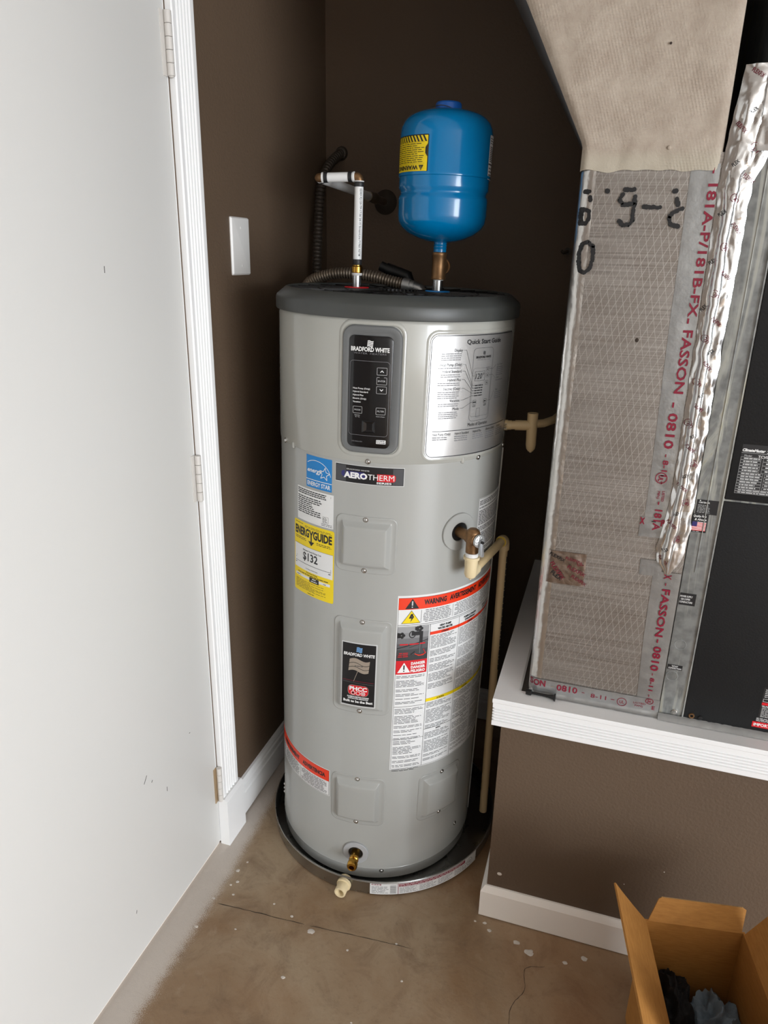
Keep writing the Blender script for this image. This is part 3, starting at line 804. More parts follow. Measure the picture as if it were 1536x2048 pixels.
for k in range(10): rr = .0155 if k % 2 == 0 else .0066; star.append((W * .735 + rr * math.sin(R(36 * k + 8)), .0395 + rr * math.cos(R(36 * k + 8))))
p.line(star + [star[0]], .0014, WH, 2); p.build(o, 'label_lettering')

o, p, W, Hh = label_on('series_badge', -9.85, 22.75, 1.1305, 1.1735, LG, 'black and silver series name badge')
p.rect(.0016, .0016, W - .0016, Hh - .0016, K, 1); p.rect(.003, .003, W * .17, Hh - .003, DG, 2); p.rect(W * .84, .003, W - .003, Hh - .003, DG, 2)
p.rrect(W * .10, .0135, W * .46, .0275, .006, NV, 2); p.rrect(W * .50, .0095, W * .88, .0265, .006, RD, 3)
p.rect(W * .46, .0095, W * .62, .0265, K, 4)
p.text('BRADFORD WHITE', W * .18, .0305, .0028, LG, 4, 'l', W * .33, .01); p.text('AERO', W * .14, .0125, .0125, WH, 5, 'l', W * .345, .035); p.text('THERM', W * .49, .0122, .0125, WH, 5, 'l', W * .37)
p.rect(W * .60, .0032, W * .84, .0085, K, 3); p.text('SERIES', W * .72, .0040, .0042, WH, 4, 'c', W * .21, .02); p.build(o, 'label_lettering')

o, p, W, Hh = label_on('rating_label', -34.6, -10.4, 1.0105, 1.0930, PAPER, 'white rating label with small black print')
p.greek(.003, .0655, W - .020, .0795, 3, K, 1, .55, .05, wordw=.008)
p.greek(.003, .018, W * .72, .0625, 9, K, 1, .50, .45, wordw=.012)
p.text('1', W - .008, .0735, .004, K, 1); p.rframe(W - .030, .0105, W - .014, .026, .001, .0005, K, 1); p.disc(W - .024, .0195, .0048, K, 1, 18, None, .0040); p.text('UL', W - .0265, .0175, .004, K, 1); p.greek(W - .029, .0115, W - .015, .0145, 1, K, 1)
p.greek(W - .034, .002, W - .004, .0095, 2, GR, 1, .45, .2); p.build(o, 'label_lettering')

o, p, W, Hh = label_on('energy_guide_label', -37.6, -9.75, .8195, 1.0055, YE, 'yellow energy guide label', round_=.005)
p.greek(W * .32, Hh - .012, W - .006, Hh - .006, 2, K, 1, .35, .05, wordw=.012); p.greek(.006, Hh - .007, W * .28, Hh - .004, 1, K, 1)
p.text('ENERG', W * .035, Hh - .034, .0195, K, 1, 'l', W * .40, .03); p.text('GUIDE', W * .535, Hh - .034, .0195, K, 1, 'l', W * .42, .03)
p.rect(W * .475, Hh - .043, W * .505, Hh - .022, K, 1); p.line([(W * .445, Hh - .0145), (W * .490, Hh - .026)], .0038, K, 1); p.line([(W * .535, Hh - .0145), (W * .490, Hh - .026)], .0038, K, 1); p.poly([(W * .415, Hh - .043), (W * .565, Hh - .043), (W * .49, Hh - .054)][::-1], K, 1)
p.greek(.006, Hh - .047, W * .36, Hh - .0395, 2, K, 1, .4, .1); p.greek(W * .62, Hh - .047, W * .95, Hh - .0395, 2, K, 1, .4, .1)
p.rect(.003, .0625, W - .003, Hh - .060, PAPER, 1); p.rect(.003, Hh - .0605, W - .003, Hh - .060, K, 2)
p.text('Estimated Yearly Energy Cost', W * .5, Hh - .072, .0038, K, 2, 'c', W * .46, .012); p.text('$132', W * .46, .0905, .0195, K, 2, 'c', W * .38, .016)
p.rect(.006, .0795, W - .008, .0805, K, 2); p.rect(W - .0085, .0785, W - .0080, .088, K, 2); p.disc(.0085, .0885, .0012, K, 2, 10); p.disc(.011, .0935, .0010, K, 2, 10); p.greek(.005, .0735, .012, .0765, 1, K, 2, .7, 0, wordw=.006); p.greek(W - .015, .0735, W - .007, .0765, 1, K, 2, .7, 0, wordw=.006)
p.text('Cost Range of Similar Models', W * .5, .0675, .0030, K, 2, 'c', W * .30)
p.text('First Hour Rating', W * .5, .0570, .0038, K, 1, 'c', W * .28, .012); p.greek(W * .12, .0510, W * .9, .0545, 1, K, 1, .6, .05)
p.rect(.007, .0415, W - .010, .0485, PAPER, 1); p.rect(W * .45, .0375, W * .68, .0505, K, 2); p.greek(W * .52, .0450, W * .61, .0490, 1, WH, 3, .6, 0, wordw=.006); p.greek(W * .49, .0395, W * .64, .0430, 1, WH, 3, .6, 0, wordw=.006)
p.greek(W * .08, .0430, W * .17, .0460, 1, K, 2, .6, 0, wordw=.006); p.greek(W * .78, .0430, W * .85, .0460, 1, K, 2, .6, 0, wordw=.006); p.rect(W * .2, .0415, W * .204, .0485, K, 2)
p.greek(.008, .010, W - .020, .0345, 8, K, 1, .32, .5, wordw=.014); p.greek(W * .4, .003, W * .6, .0065, 1, K, 1); p.build(o, 'label_lettering')

# side label beyond the relief valve
o, p, W, Hh = label_on('instruction_label', 65.6, 96, .905, 1.078, PAPER, 'pale instruction label on the shaded side')
yy = Hh - .006
for n in (3, 1, 9, 3, 9, 2, 6, 2): p.greek(.004, yy - n * .0042, W - .006, yy, n, DG, 1, .5, .1, wordw=.012); yy -= n * .0042 + .004
p.frame(.0008, .0008, W - .0008, Hh - .0008, .0007, DG, 1); p.build(o, 'label_lettering')

# large multi-column warning label
P0 = 22.6; o, p, W, Hh = label_on('warning_label', P0, 94.0, .366, .8625, PAPER, 'large white warning label with red header and columns')
def wu(phi): return (phi - P0) * D
def wv(s): return s - .366
p.frame(.0022, .0022, W - .0022, wv(.857), .0007, K, 1)
p.rect(.0025, wv(.826), W - .0025, wv(.8563), OR, 2)
ut = wu(29.8); p.poly([(ut - .017, wv(.828)), (ut + .017, wv(.828)), (ut, wv(.8545))], K, 3); p.rect(ut - .0016, wv(.8365), ut + .0016, wv(.848), LG, 4); p.disc(ut, wv(.8325), .0017, LG, 4, 12)
p.text('WARNING', wu(35.8), wv(.8365), .0125, K, 3, 'l', wu(48.2) - wu(35.8), .04); p.text('AVERTISSEMENT', wu(50.2), wv(.8365), .0125, K, 3, 'l', wu(69.8) - wu(50.2), .04); p.text('ADVERTENCIA', wu(71.8), wv(.8365), .0125, K, 3, 'l', wu(90) - wu(71.8), .04)
ut = wu(29.6); p.poly([(ut - .0235, wv(.789)), (ut + .0235, wv(.789)), (ut, wv(.8235))], K, 2); p.poly([(ut - .0218, wv(.7902)), (ut + .0218, wv(.7902)), (ut, wv(.8218))], YE, 3)
p.poly([(ut - .001, wv(.8145)), (ut + .005, wv(.8145)), (ut + .001, wv(.806)), (ut + .0065, wv(.806)), (ut - .002, wv(.7925)), (ut + .0005, wv(.8025)), (ut - .006, wv(.8025))][::-1], K, 4)
for ph in (34.6, 52.6, 73.0): p.rect(wu(ph), wv(.790), wu(ph) + .0007, wv(.8225), K, 2)
for a, b in ((35.6, 51.8), (53.6, 72.2), (74.0, 91)): p.greek(wu(a), wv(.789), wu(b), wv(.8235), 8, DG, 2, .36, .25, True, .012)
p.rect(.0025, wv(.7845), W - .0025, wv(.7855), K, 2); p.rect(.0025, wv(.7805), W - .0025, wv(.7813), K, 2)
CDIV = (39.9, 57.7, 75.5)
for ph in CDIV: p.rect(wu(ph), .0025, wu(ph) + .0009, wv(.7805), K, 2)
# scald picture
x0, x1 = .003, wu(39.3); y0, y1 = wv(.688), wv(.7795)
for k in range(6): p.rect(x0, y0 + (y1 - y0) * k / 6, x1, y0 + (y1 - y0) * (k + 1) / 6, mat('ink_photo_%d' % k, [(50, 50, 52), (64, 64, 66), (84, 84, 86), (110, 110, 112), (134, 135, 136), (152, 153, 154)][k], .45), 2)
p.line([(x0, wv(.722)), (x1, wv(.742))], .0022, K, 3); p.line([(x0 + .03, wv(.7235)), (x1, wv(.738))], .0012, K, 3)
fu, fv = wu(31.5), wv(.761)
p.disc(fu - .004, fv - .002, .0085, K, 3, 24, .010, .0062); p.line([(fu - .006, fv), (fu + .019, fv)], .0105, K, 3); p.line([(fu + .0185, fv + .005), (fu + .0185, wv(.735))], .0085, K, 3); p.line([(fu + .0185, wv(.735)), (fu + .0185, wv(.706))], .0085, DG, 3); p.line([(fu + .0165, wv(.735)), (fu + .0165, wv(.706))], .0012, GR, 4)
for cx, cy in ((wu(25.2), wv(.7575)), (wu(34.2), wv(.7735))):
    for k in range(5): p.disc(cx + .0055 * math.cos(R(72 * k)), cy + .0048 * math.sin(R(72 * k)), .0040, K, 4, 10)
p.rect(x0, wv(.7505), wu(23.9), wv(.765), K, 4); p.rect(wu(31.9), wv(.770), wu(33.5), wv(.7790), K, 4)
p.greek(wu(24.6), wv(.730), wu(37.6), wv(.7355), 1, RD, 5, .6, 0, wordw=.02)
p.greek(wu(23.8), wv(.697), wu(29.6), wv(.7115), 3, RD, 5, .42, .35, True, .012)
p.poly([(fu + .004, wv(.7045)), (fu + .0185, wv(.6985)), (fu + .033, wv(.7045)), (fu + .0185, wv(.7015))][::1], RD, 5); p.line([(fu + .004, wv(.706)), (fu + .014, wv(.700)), (fu + .026, wv(.700)), (fu + .033, wv(.707))], .0016, OR, 6); p.line([(fu - .006, wv(.704)), (fu + .004, wv(.712))], .003, K, 4); p.line([(fu + .032, wv(.703)), (fu + .026, wv(.717))], .0014, RD, 6)
p.rect(x0, wv(.650), x1, wv(.688), RD, 3)
ut = wu(27.3); p.poly([(ut - .016, wv(.6545)), (ut + .016, wv(.6545)), (ut, wv(.6825))], WH, 4); p.rect(ut - .0016, wv(.663), ut + .0016, wv(.6755), K, 5); p.disc(ut, wv(.659), .0018, K, 5, 12)
for i, t in enumerate(('DANGER', 'DANGER', 'PELIGRO')): p.text(t, wu(38.4), wv(.6755 - i * .0105), .0070, WH, 4, 'r', .037, .04)
# column text
def column(c0, c1, s_top, blocks, lh=.00405, para=.0052):
    s_ = s_top
    for n in blocks:
        if n == 0: s_ -= .008; continue
        p.greek(wu(c0) + .004, wv(s_ - n * lh), wu(c1) - .004, wv(s_), n, DG, 2, .34, .4, False, .016); s_ -= n * lh + para
def bar(c0, c1, s0, s1, col): p.rect(wu(c0) + .0009, wv(s0), wu(c1), wv(s1), col, 3)
column(22.9, 39.9, .646, (2, 5, 2, 2, 1, 2)); bar(22.9, 39.9, .5555, .5562, K); column(22.9, 39.9, .551, (4, 6, 2, 2, 1, 2)); bar(22.9, 39.9, .4585, .4592, K); column(22.9, 39.9, .4545, (3, 6, 2, 2, 2, 2))
for c0, c1 in ((39.9, 57.7), (57.7, 75.5), (75.5, 93.6)):
    p.text('HEAT PUMP' if c0 < 40 else 'POMPE A CHALEUR', wu((c0 + c1) / 2), wv(.7705), .0050, K, 3, 'c', .034 if c0 < 40 else .052, .04); p.text('WATER HEATER' if c0 < 40 else 'CHAUFFE-EAU', wu((c0 + c1) / 2), wv(.7625), .0050, K, 3, 'c', .044, .04)
    bar(c0, c1, .7515, .7595, OR); p.text('\u0394 WARNING', wu((c0 + c1) / 2), wv(.7530), .0045, K, 4, 'c', .022, .03)
    column(c0, c1, .7485, (9, 4, 3, 5, 6, 4) if c0 < 40 else (12, 8, 5, 7, 8))
    bar(c0, c1, .5615, .5705, YE); p.text('\u0394 CAUTION', wu((c0 + c1) / 2), wv(.5635), .0045, K, 4, 'c', .022, .03)
    column(c0, c1, .558, (4, 10, 3)); bar(c0, c1, .4785, .4792, K); p.text('NOTICE', wu((c0 + c1) / 2), wv(.4715), .0042, K, 4, 'c', .014, .03); column(c0, c1, .468, (5, 9, 2, 2))
p.build(o, 'label_lettering')

# wrap-around label low on the left
P1 = -75.0; o, p, W, Hh = label_on('lower_warning_label', P1, -10.1, .2485, .3325, PAPER, 'red and white warning label low on the left')
def lu(phi): return (phi - P1) * D
p.frame(.002, .002, W - .002, Hh - .002, .0008, K, 1); p.rect(.0025, .047, W - .0028, Hh - .0025, OR, 2)
p.text('ADVERTENCIA', lu(-30.2), .0575, .0115, K, 3, 'l', lu(-13) - lu(-30.2), .04); p.text('AVERTISSEMENT', lu(-54), .0575, .0115, K, 3, 'l', lu(-33.5) - lu(-54), .04); p.text('WARNING', lu(-70), .0575, .0115, K, 3, 'l', .06, .04)
for a, b in ((-31.5, -11.8), (-52.5, -33.2), (-73, -54)): p.greek(lu(a), .0055, lu(b), .044, 9, DG, 2, .42, .25, True, .013)
for ph in (-32.4, -53.2): p.rect(lu(ph), .004, lu(ph) + .0008, .045, K, 2)
p.build(o, 'label_lettering')

# collars for the relief valve and drain
def ringed(name, phi, s, r_out, r_in, parent, m_):
    f = cyl_frame(phi, s, HR)
    b = MB()
    prof = [(r_out, -.004), (r_out, .0042), (r_out - .0012, .0056), (r_in + .001, .0056), (r_in, .0045), (r_in, .0012)]
    n = 48; vs = []
    for r_, hh in prof:
        for i in range(n):
            a = 2 * math.pi * i / n; x, y = r_ * math.cos(a), r_ * math.sin(a)
            vs.append(cyl_pt(phi + math.degrees(math.asin(x / HR)), s + y, HR + hh))
    b.add(vs, [(j * n + i, j * n + (i + 1) % n, (j + 1) * n + (i + 1) % n, (j + 1) * n + i) for j in range(len(prof) - 1) for i in range(n)])
    c_ = part(parent, name, b, m_)
    hole = MB(); hole.add(vs[-n:], [tuple(range(n))]); part(c_, 'socket', hole, M_BLACK)
    return c_
ringed('valve_collar', 52.4, 1.011, .046, .0225, heater, M_JACKET)
ringed('drain_collar', 6.3, .0885, .0345, .0195, heater, M_GASKET)
dv = part(heater, 'drain_valve', MB().lathe([(.0001, -.002), (.0118, -.002), (.0118, .018), (.0130, .020), (.0130, .027), (.0112, .029), (.0112, .034), (.0138, .036), (.0138, .046), (.0122, .049), (.0072, .050), (.0066, .047), (.0066, .030), (.0001, .030)], 32, False, False).xf(lambda v: cyl_frame(6.3, .0885, HR) @ Vector((v.x, v.y - v.z * .12, v.z))), M_BRIGHTBRASS, 'bright brass drain valve')
nb = MB().box(-.0022, .0022, .008, .0165, .020, .031, .0006); nb.xf(lambda v: cyl_frame(6.3, .0885, HR) @ v); part(dv, 'valve_slot', nb, M_BRIGHTBRASS)
# base screws
for ph, s in ((-67, .095), (-66.5, .083), (-66, .071), (21.0, .030), (70, .10)): screw(heater, ph, s, 0)
# jacket seam on the far right
sm = MB(); sm.add([cyl_pt(97, .05, HR + .0002), cyl_pt(97, 1.17, HR + .0002), cyl_pt(97, 1.17, HR + .003), cyl_pt(97, .05, HR + .003), cyl_pt(101, .05, HR + .003), cyl_pt(101, 1.17, HR + .003)], [(0, 1, 2, 3), (3, 2, 5, 4)]); part(heater, 'jacket_seam', sm, M_JACKET, smooth=False)

# ------------------------------------------------------------------ drain pan
PC = Vector((-.513, 1.734, 0)); PR = .333
pan = thing('drain_pan', 'round galvanised drain pan under the water heater', 'drain pan', (PC.x, PC.y, 0))
b = MB().lathe([(.0001, .0006), (PR - .006, .0006), (PR - .002, .003), (PR, .010), (PR, .042), (PR + .0015, .0445), (PR + .0005, .047), (PR - .0025, .047), (PR - .0035, .044), (PR - .003, .012), (PR - .008, .0045), (.0001, .0036)], 160, False, False)
b.xf(lambda v: v + PC); part(pan, 'tray', b, M_PAN)
def pan_map(phi0, z0): return lambda u, v, h: (PC.x + (PR + h) * math.sin(R(phi0) + u / PR), PC.y - (PR + h) * math.cos(R(phi0) + u / PR), z0 + v)
b = Print(pan_map(11.0, .006), base=.0004); b.rect(0, 0, .335, .036, PAPER, 0); o = b.build(pan, 'pan_label', 'long white and red label')
p = Print(pan_map(11.0, .006), base=.0004)
p.rect(.004, .031, .030, .035, CR, 1); p.greek(.006, .0315, .027, .0345, 1, WH, 2, .6, 0, wordw=.010)
p.greek(.004, .003, .050, .028, 6, DG, 1, .3, .3, wordw=.012)
for k in range(9): p.rect(.054, .004 + k * .003, .070, .0055 + k * .003 - (.0006 if k % 2 else 0), K, 1)
p.rect(.075, 0, .0765, .036, CR, 1); p.rect(.078, .0245, .285, .0345, CR, 1); p.greek(.080, .0252, .280, .0338, 2, WH, 2, .3, .1, wordw=.014)
for k in range(4): p.greek(.080 + k * .055, .003, .130 + k * .055, .022, 5, DG, 1, .3, .35, wordw=.012)
p.disc(.305, .017, .012, GR, 1, 24, None, .0108); p.greek(.297, .012, .313, .022, 2, GR, 1); p.build(o, 'label_lettering')
# white outlet fitting through the pan wall
def pan_frame(phi, z):
    a = R(phi); o_ = Vector((math.sin(a), -math.cos(a), 0)); x = Vector((math.cos(a), math.sin(a), 0)); m = Matrix((x, Vector((0, 0, 1)), o_)).transposed().to_4x4(); m.translation = (PC.x + PR * o_.x, PC.y + PR * o_.y, z); return m
pf = pan_frame(-1.2, .0245)
b = MB().lathe([(.0135, -.014), (.0185, -.013), (.0185, -.004), (.0120, -.004), (.0120, .0005), (.0195, .0008), (.0195, .008), (.0155, .009), (.0155, .034), (.0148, .0350), (.0112, .0350), (.0106, .034), (.0106, .004), (.0001, .004)], 40, True, False); b.xf(lambda v: pf @ v); part(pan, 'outlet_fitting', b, M_CPVCF, 'white plastic outlet fitting')

# ------------------------------------------------------------------ expansion tank
def HX(dx, dy): return lambda v: H((v.x + dx, v.y + dy, v.z))
et = thing('expansion_tank', 'blue steel expansion tank with upside-down yellow warning label', 'expansion tank', tuple(H((COLD[0], COLD[1], 1.620))))
TR = .1035
prof = [(.0158, 1.6415), (.030, 1.6435), (.055, 1.6495), (.078, 1.660), (.092, 1.672), (.0995, 1.684), (.1015, 1.698), (.1020, 1.7300), (.1018, 1.7355), (.0985, 1.7400), (.0975, 1.7440), (.0985, 1.7480), (.1018, 1.7525), (.1022, 1.757), (.1022, 1.776), (.1042, 1.7775), (.1045, 1.781), (TR, 1.784), (TR, 1.862), (.1015, 1.877), (.096, 1.889), (.086, 1.8995), (.070, 1.9075), (.050, 1.9130), (.032, 1.9155), (.0001, 1.9165)]
b = MB().lathe(prof, 96, False, False); b.xf(HX(*COLD)); part(et, 'tank_shell', b, M_BLUE)
b = MB().lathe([(.0295, 1.915), (.0285, 1.9275), (.026, 1.9305), (.0001, 1.931)], 48, False, False); b.xf(HX(*COLD)); part(et, 'valve_cap', b, M_BLUECAP)
b = MB().sweep([H((COLD[0] - .034 + .0078 * k, COLD[1] - .016 - .014 * math.sin(k / 9 * 3.1), 1.9195 + .004 * math.sin(k * .5) - .0007 * k)) for k in range(10)], .0008, 6); part(et, 'tag_wire', b, M_DARKGREY)
b = MB()
pf_ = [(.0156, 1.6420)]
for k in range(3): pf_ += [(.0156, 1.6415 - k * .006), (.0148, 1.639 - k * .006), (.0148, 1.637 - k * .006)]
pf_ += [(.0150, 1.6205), (.0120, 1.6200)]; b.lathe(pf_[::-1], 32, True, False); b.xf(HX(*COLD)); part(et, 'neck', b, M_BLUE)
# axis toward the camera is about phi=13; labels by angle
def et_map(phi0, s0): return lambda u, v, h: H((COLD[0] + (TR + h) * math.sin(R(phi0) + u / TR), COLD[1] - (TR + h) * math.cos(R(phi0) + u / TR), s0 + v))
VW = 13.3
W, Hh = TR * R(61), .0735
b = Print(et_map(VW - 82, 1.7815)); b.rrect(0, 0, W, Hh, .003, K, 0); o = b.build(et, 'yellow_warning_label', 'yellow and black warning label printed upside down')
p = Print(et_map(VW - 82, 1.7815)); p.rect(.002, .002, W - .002, Hh - .002, YE, 1)
for k in range(12):
    u = .001 + k * .0092; p.poly([(u, Hh - .014), (u + .0042, Hh - .014), (max(min(u - .003, W), .002), Hh - .002), (max(u - .0072, .002), Hh - .002)], K, 2)
p.rect(.002, Hh - .0150, W - .010, Hh - .0146, K, 2); p.rect(.002, .0165, W - .008, .0168, K, 2)
p.greek(.006, .018, W - .010, Hh - .016, 10, K, 2, .32, .25, wordw=.014)
p.poly([(W - .002, .030), (W - .007, .037), (W - .007, .048), (W - .002, .055)], K, 3)
p.rot = (W - .024, .0135, math.pi); p.text('WARNING!', 0, 0, .0082, K, 3, 'l', W - .030, .02)
p.rot = None; p.poly([(W - .022, .0138), (W - .010, .0138), (W - .016, .0030)][::-1], K, 3); p.rect(W - .0165, .0062, W - .0155, .0118, YE, 4)
p.build(o, 'label_lettering')
W = TR * R(50); b = Print(et_map(VW + 66, 1.776)); b.rrect(0, 0, W, .088, .003, WH, 0); o = b.build(et, 'barcode_label', 'white barcode label')
p = Print(et_map(VW + 66, 1.776))
for k in range(9): p.rect(.004, .036 + k * .0035, W * .6, .0378 + k * .0035, K, 1)
p.rect(0, .029, W, .032, K, 1); p.greek(.004, .006, W - .004, .026, 3, K, 1, .4, .3, wordw=.012); p.greek(.004, .070, W - .004, .084, 3, K, 1, .4, .3, wordw=.012); p.build(o, 'label_lettering')

# brass tee and steel nipple below it, with the cold pipe to the wall
tee = thing('brass_tee', 'brown brass tee fitting under the blue expansion tank', 'pipe fitting', tuple(H((COLD[0], COLD[1], 1.533))))
b = MB().lathe([(.0118, 1.534), (.0118, 1.5575)], 28); b.xf(HX(*COLD)); part(tee, 'steel_nipple', b, M_STEEL)
b = MB().lathe([(.0122, 1.5572), (.0128, 1.5585), (.0122, 1.560)], 28); b.xf(HX(*COLD)); part(tee, 'thread_tape', b, M_PEX)
b = MB().lathe([(.012, 1.5590), (.0172, 1.5590), (.0176, 1.561), (.0176, 1.564), (.0166, 1.566), (.0166, 1.6115), (.0176, 1.6135), (.0176, 1.6175), (.0170, 1.6195), (.012, 1.6195)], 36); b.xf(HX(*COLD)); body = part(tee, 'tee_body', b, M_BRASS)
bc = H((COLD[0], COLD[1], 1.5885)); b = MB().sweep([bc, bc + Vector((.002, .016, 0)), bc + Vector((.002, .030, 0))], [.0168, .0168, .0168], 28); b.sweep([bc + Vector((.002, .022, 0)), bc + Vector((.002, .032, 0))], .0195, 28); part(body, 'tee_branch', b, M_BRASS)

# ------------------------------------------------------------------ hot pipe
hp = thing('hot_water_pipe', 'white hot water pipe with brass elbows rising from the heater top', 'pipe', tuple(H((HOT[0], HOT[1], 1.533))))
hx = HX(*HOT)
def hpart(name, prof, m_, n=28): b = MB().lathe(prof, n); b.xf(hx); return part(hp, name, b, m_)
hpart('steel_nipple', [(.0112, 1.5335), (.0112, 1.560)], M_STEEL)
hpart('thread_tape', [(.0118, 1.5595), (.0128, 1.5615), (.0126, 1.5645), (.0116, 1.566)], M_PEX)
hpart('brass_adapter', [(.0116, 1.565), (.0134, 1.567), (.0134, 1.5795), (.0108, 1.582), (.0108, 1.588)], M_BRIGHTBRASS, 6 * 4)
hpart('crimp_band', [(.0107, 1.5835), (.0112, 1.5845), (.0112, 1.5955), (.0107, 1.5965)], M_BAND)
riser = hpart('riser_pipe', [(.0103, 1.586), (.0103, 1.766)], M_PEX)
hpart('crimp_band', [(.0108, 1.7560), (.0114, 1.757), (.0114, 1.7655), (.0108, 1.7665)], M_BAND)
hpart('pipe_end_ring', [(.0108, 1.7665), (.0116, 1.767), (.0116, 1.7685), (.0108, 1.769)], M_PEX)
# faint dot-matrix print down the riser
rp_ = Print(lambda u, v, h: H((HOT[0] + (.0103 + h) * math.sin(R(20) + u / .0103), HOT[1] - (.0103 + h) * math.cos(R(20) + u / .0103), 1.60 + v)), step=.002)
rp_.rot = (.0020, .152, -math.pi / 2); rp_.text('SDR9 F2159-TP-17.06 24-15 StreamLine F1960 ASTM', 0, 0, .0046, DG, 1, 'l', .148, .01); rp_.build(riser, 'pipe_print')
e0 = H((HOT[0], HOT[1], 1.7775))
lat = Vector((-math.cos(R(16.3)), -math.sin(R(16.3)), -.022)); lat = Vector((-.995, -.10, -.02)).normalized()
def elbow(parent, name, a, c, d, r, m_, ext=.014):
    """rounded 90 degree elbow: from point a along to corner c then to d"""
    a, c, d = Vector(a), Vector(c), Vector(d); pts = [a]
    u, v = (a - c).normalized(), (d - c).normalized(); rb = min((a - c).length, (d - c).length) * .8
    for k in range(7):
        t = k / 6; p_ = c + u * rb; q_ = c + v * rb; pts.append(p_ * (1 - t) ** 2 + c * 2 * t * (1 - t) + q_ * t ** 2)
    pts.append(d); b = MB().sweep(pts, r, 24); return part(parent, name, b, m_)
up = (HM.to_3x3() @ Vector((0, 0, 1)))
elbow(hp, 'brass_elbow', e0 - up * .0095, e0, e0 + lat * .0115, .0098, M_BRASS)
e1 = e0 + lat * .1005
elbow(hp, 'brass_elbow', e1 - lat * .012, e1, e1 + Vector((0, .014, 0)), .0098, M_BRASS)
b = MB().sweep([e0 + lat * .0100, e1 - lat * .0105], .0106, 24); part(hp, 'cross_pipe', b, M_PEX)
for k in (.021, .080): part(hp, 'crimp_band', MB().sweep([e0 + lat * (k - .0045), e0 + lat * (k + .0045)], .0116, 24), M_BAND)
for k in (.0125, .0885): part(hp, 'pipe_end_ring', MB().sweep([e0 + lat * (k - .0012), e0 + lat * (k + .0012)], .0116, 24), M_PEX)
wl = Vector((-.722, YB, 1.7745)); e2 = e1 + Vector((0, .012, 0)); mid = e2.lerp(wl, .70)
part(hp, 'crimp_band', MB().sweep([e2 + (wl - e2) * .005, e2 + (wl - e2) * .022], .0114, 24), M_BAND)
part(hp, 'rear_pipe', MB().sweep([e2, mid], .0106, 24), M_PEX)
part(hp, 'coupling', MB().sweep([mid - (wl - e2) * .02, mid + (wl - e2) * .06, mid + (wl - e2) * .065, mid + (wl - e2) * .12], [.0135, .0135, .0150, .0150], 24), M_CONDUIT)
part(hp, 'wall_stub', MB().sweep([mid, wl], .0115, 24), M_CONDUIT)
b = MB().lathe([(.013, .020), (.018, .016), (.032, .006), (.036, .001), (.036, 0)], 40); b.xf(lambda v: (wl.x + v.x, YB - v.z, wl.z + v.y)); part(hp, 'escutcheon', b, M_DARKCON)

# ------------------------------------------------------------------ flexible conduits
def ribbed(pts, r, pitch, amp, n=14):
    P = bez(pts, 40); out = []; rad = []; L_ = 0; nxt = 0
    for a, b_ in zip(P[:-1], P[1:]):
        seg = (b_ - a).length
        while nxt <= L_ + seg:
            out.append(a.lerp(b_, (nxt - L_) / seg if seg else 0)); k = len(out) % 4; rad.append(r + amp * (1, .55, -.9, .55)[k]); nxt += pitch / 4
        L_ += seg
    return MB().sweep(out, rad, n)
cd = thing('flexible_conduit', 'dark flexible conduit running down the back corner from a wall hole', 'conduit', (-.87, 2.10, 1.40))
part(cd, 'hose', ribbed([(-.866, 2.288, 1.912), (-.872, 2.25, 1.895), (-.878, 2.19, 1.855), (-.880, 2.15, 1.79), (-.879, 2.13, 1.70), (-.876, 2.11, 1.60), (-.870, 2.10, 1.50), (-.866, 2.10, 1.40)], .0125, .011, .0018), M_DARKCON)
b = MB().lathe([(.013, .010), (.016, .009), (.020, .002), (.020, 0)], 28); b.xf(lambda v: (-.866 + v.x, YB - v.z, 1.912 + v.y)); part(cd, 'wall_bushing', b, M_DARKCON)
c2 = thing('power_conduit', 'ribbed metal conduit arching over the heater top behind the white pipe', 'conduit', tuple(H((.02, .10, 1.533))))
part(c2, 'hose', ribbed([(-.868, 1.96, 1.42), (-.840, 1.90, 1.495), (-.803, 1.855, 1.538), (-.765, 1.83, 1.560), (-.715, 1.82, 1.573), (-.670, 1.82, 1.576), (-.610, 1.82, 1.571), (-.560, 1.82, 1.561), (-.520, 1.82, 1.553)], .0125, .0075, .0017), M_CONDUIT)
b = MB().sweep([(-.524, 1.82, 1.553), (-.505, 1.82, 1.550), (-.5045, 1.82, 1.550), (-.495, 1.82, 1.548)], [.0165, .0165, .0145, .0145], 20); b.sweep([(-.500, 1.82, 1.549), (-.482, 1.82, 1.545), (-.472, 1.82, 1.535)], [.013, .013, .012], 20); part(c2, 'connector', b, M_GALVCOL)
vc = part(heater, 'vent_connector', MB().sweep([(-.618, 1.93, 1.594), (-.600, 1.93, 1.586), (-.599, 1.93, 1.586), (-.545, 1.93, 1.570), (-.535, 1.93, 1.545), (-.535, 1.93, 1.530)], [.013, .013, .0165, .0165, .015, .015], 20), M_BLACK)

# ------------------------------------------------------------------ relief valve and discharge pipe
rv = part(heater, 'relief_valve', MB().lathe([(.0001, .0), (.0125, .0), (.0125, .034), (.0150, .036), (.0150, .046)], 28).xf(lambda v: cyl_frame(52.4, 1.011, HR) @ v), M_BRASS, 'brown brass relief valve with silver lever')
vx = cyl_pt(52.4, 1.011, HR + .050); ob = Vector((math.sin(R(52.4)), -math.cos(R(52.4)), 0))
b = MB().lathe([(.0135, -.034), (.0150, -.033), (.0150, -.012), (.0162, -.008), (.0162, .014), (.0148, .018), (.0090, .0235), (.0001, .0245)], 28); b.xf(lambda v: vx + Vector((v.x + .0003 * v.z, v.y, v.z))); part(rv, 'valve_body', b, M_BRASS)
b = MB().sweep([vx - ob * .004, vx + ob * .0145, vx + ob * .0155, vx + ob * .021], [.0158, .0158, .0140, .0140], 28); part(rv, 'valve_bonnet', b, M_BRASS)
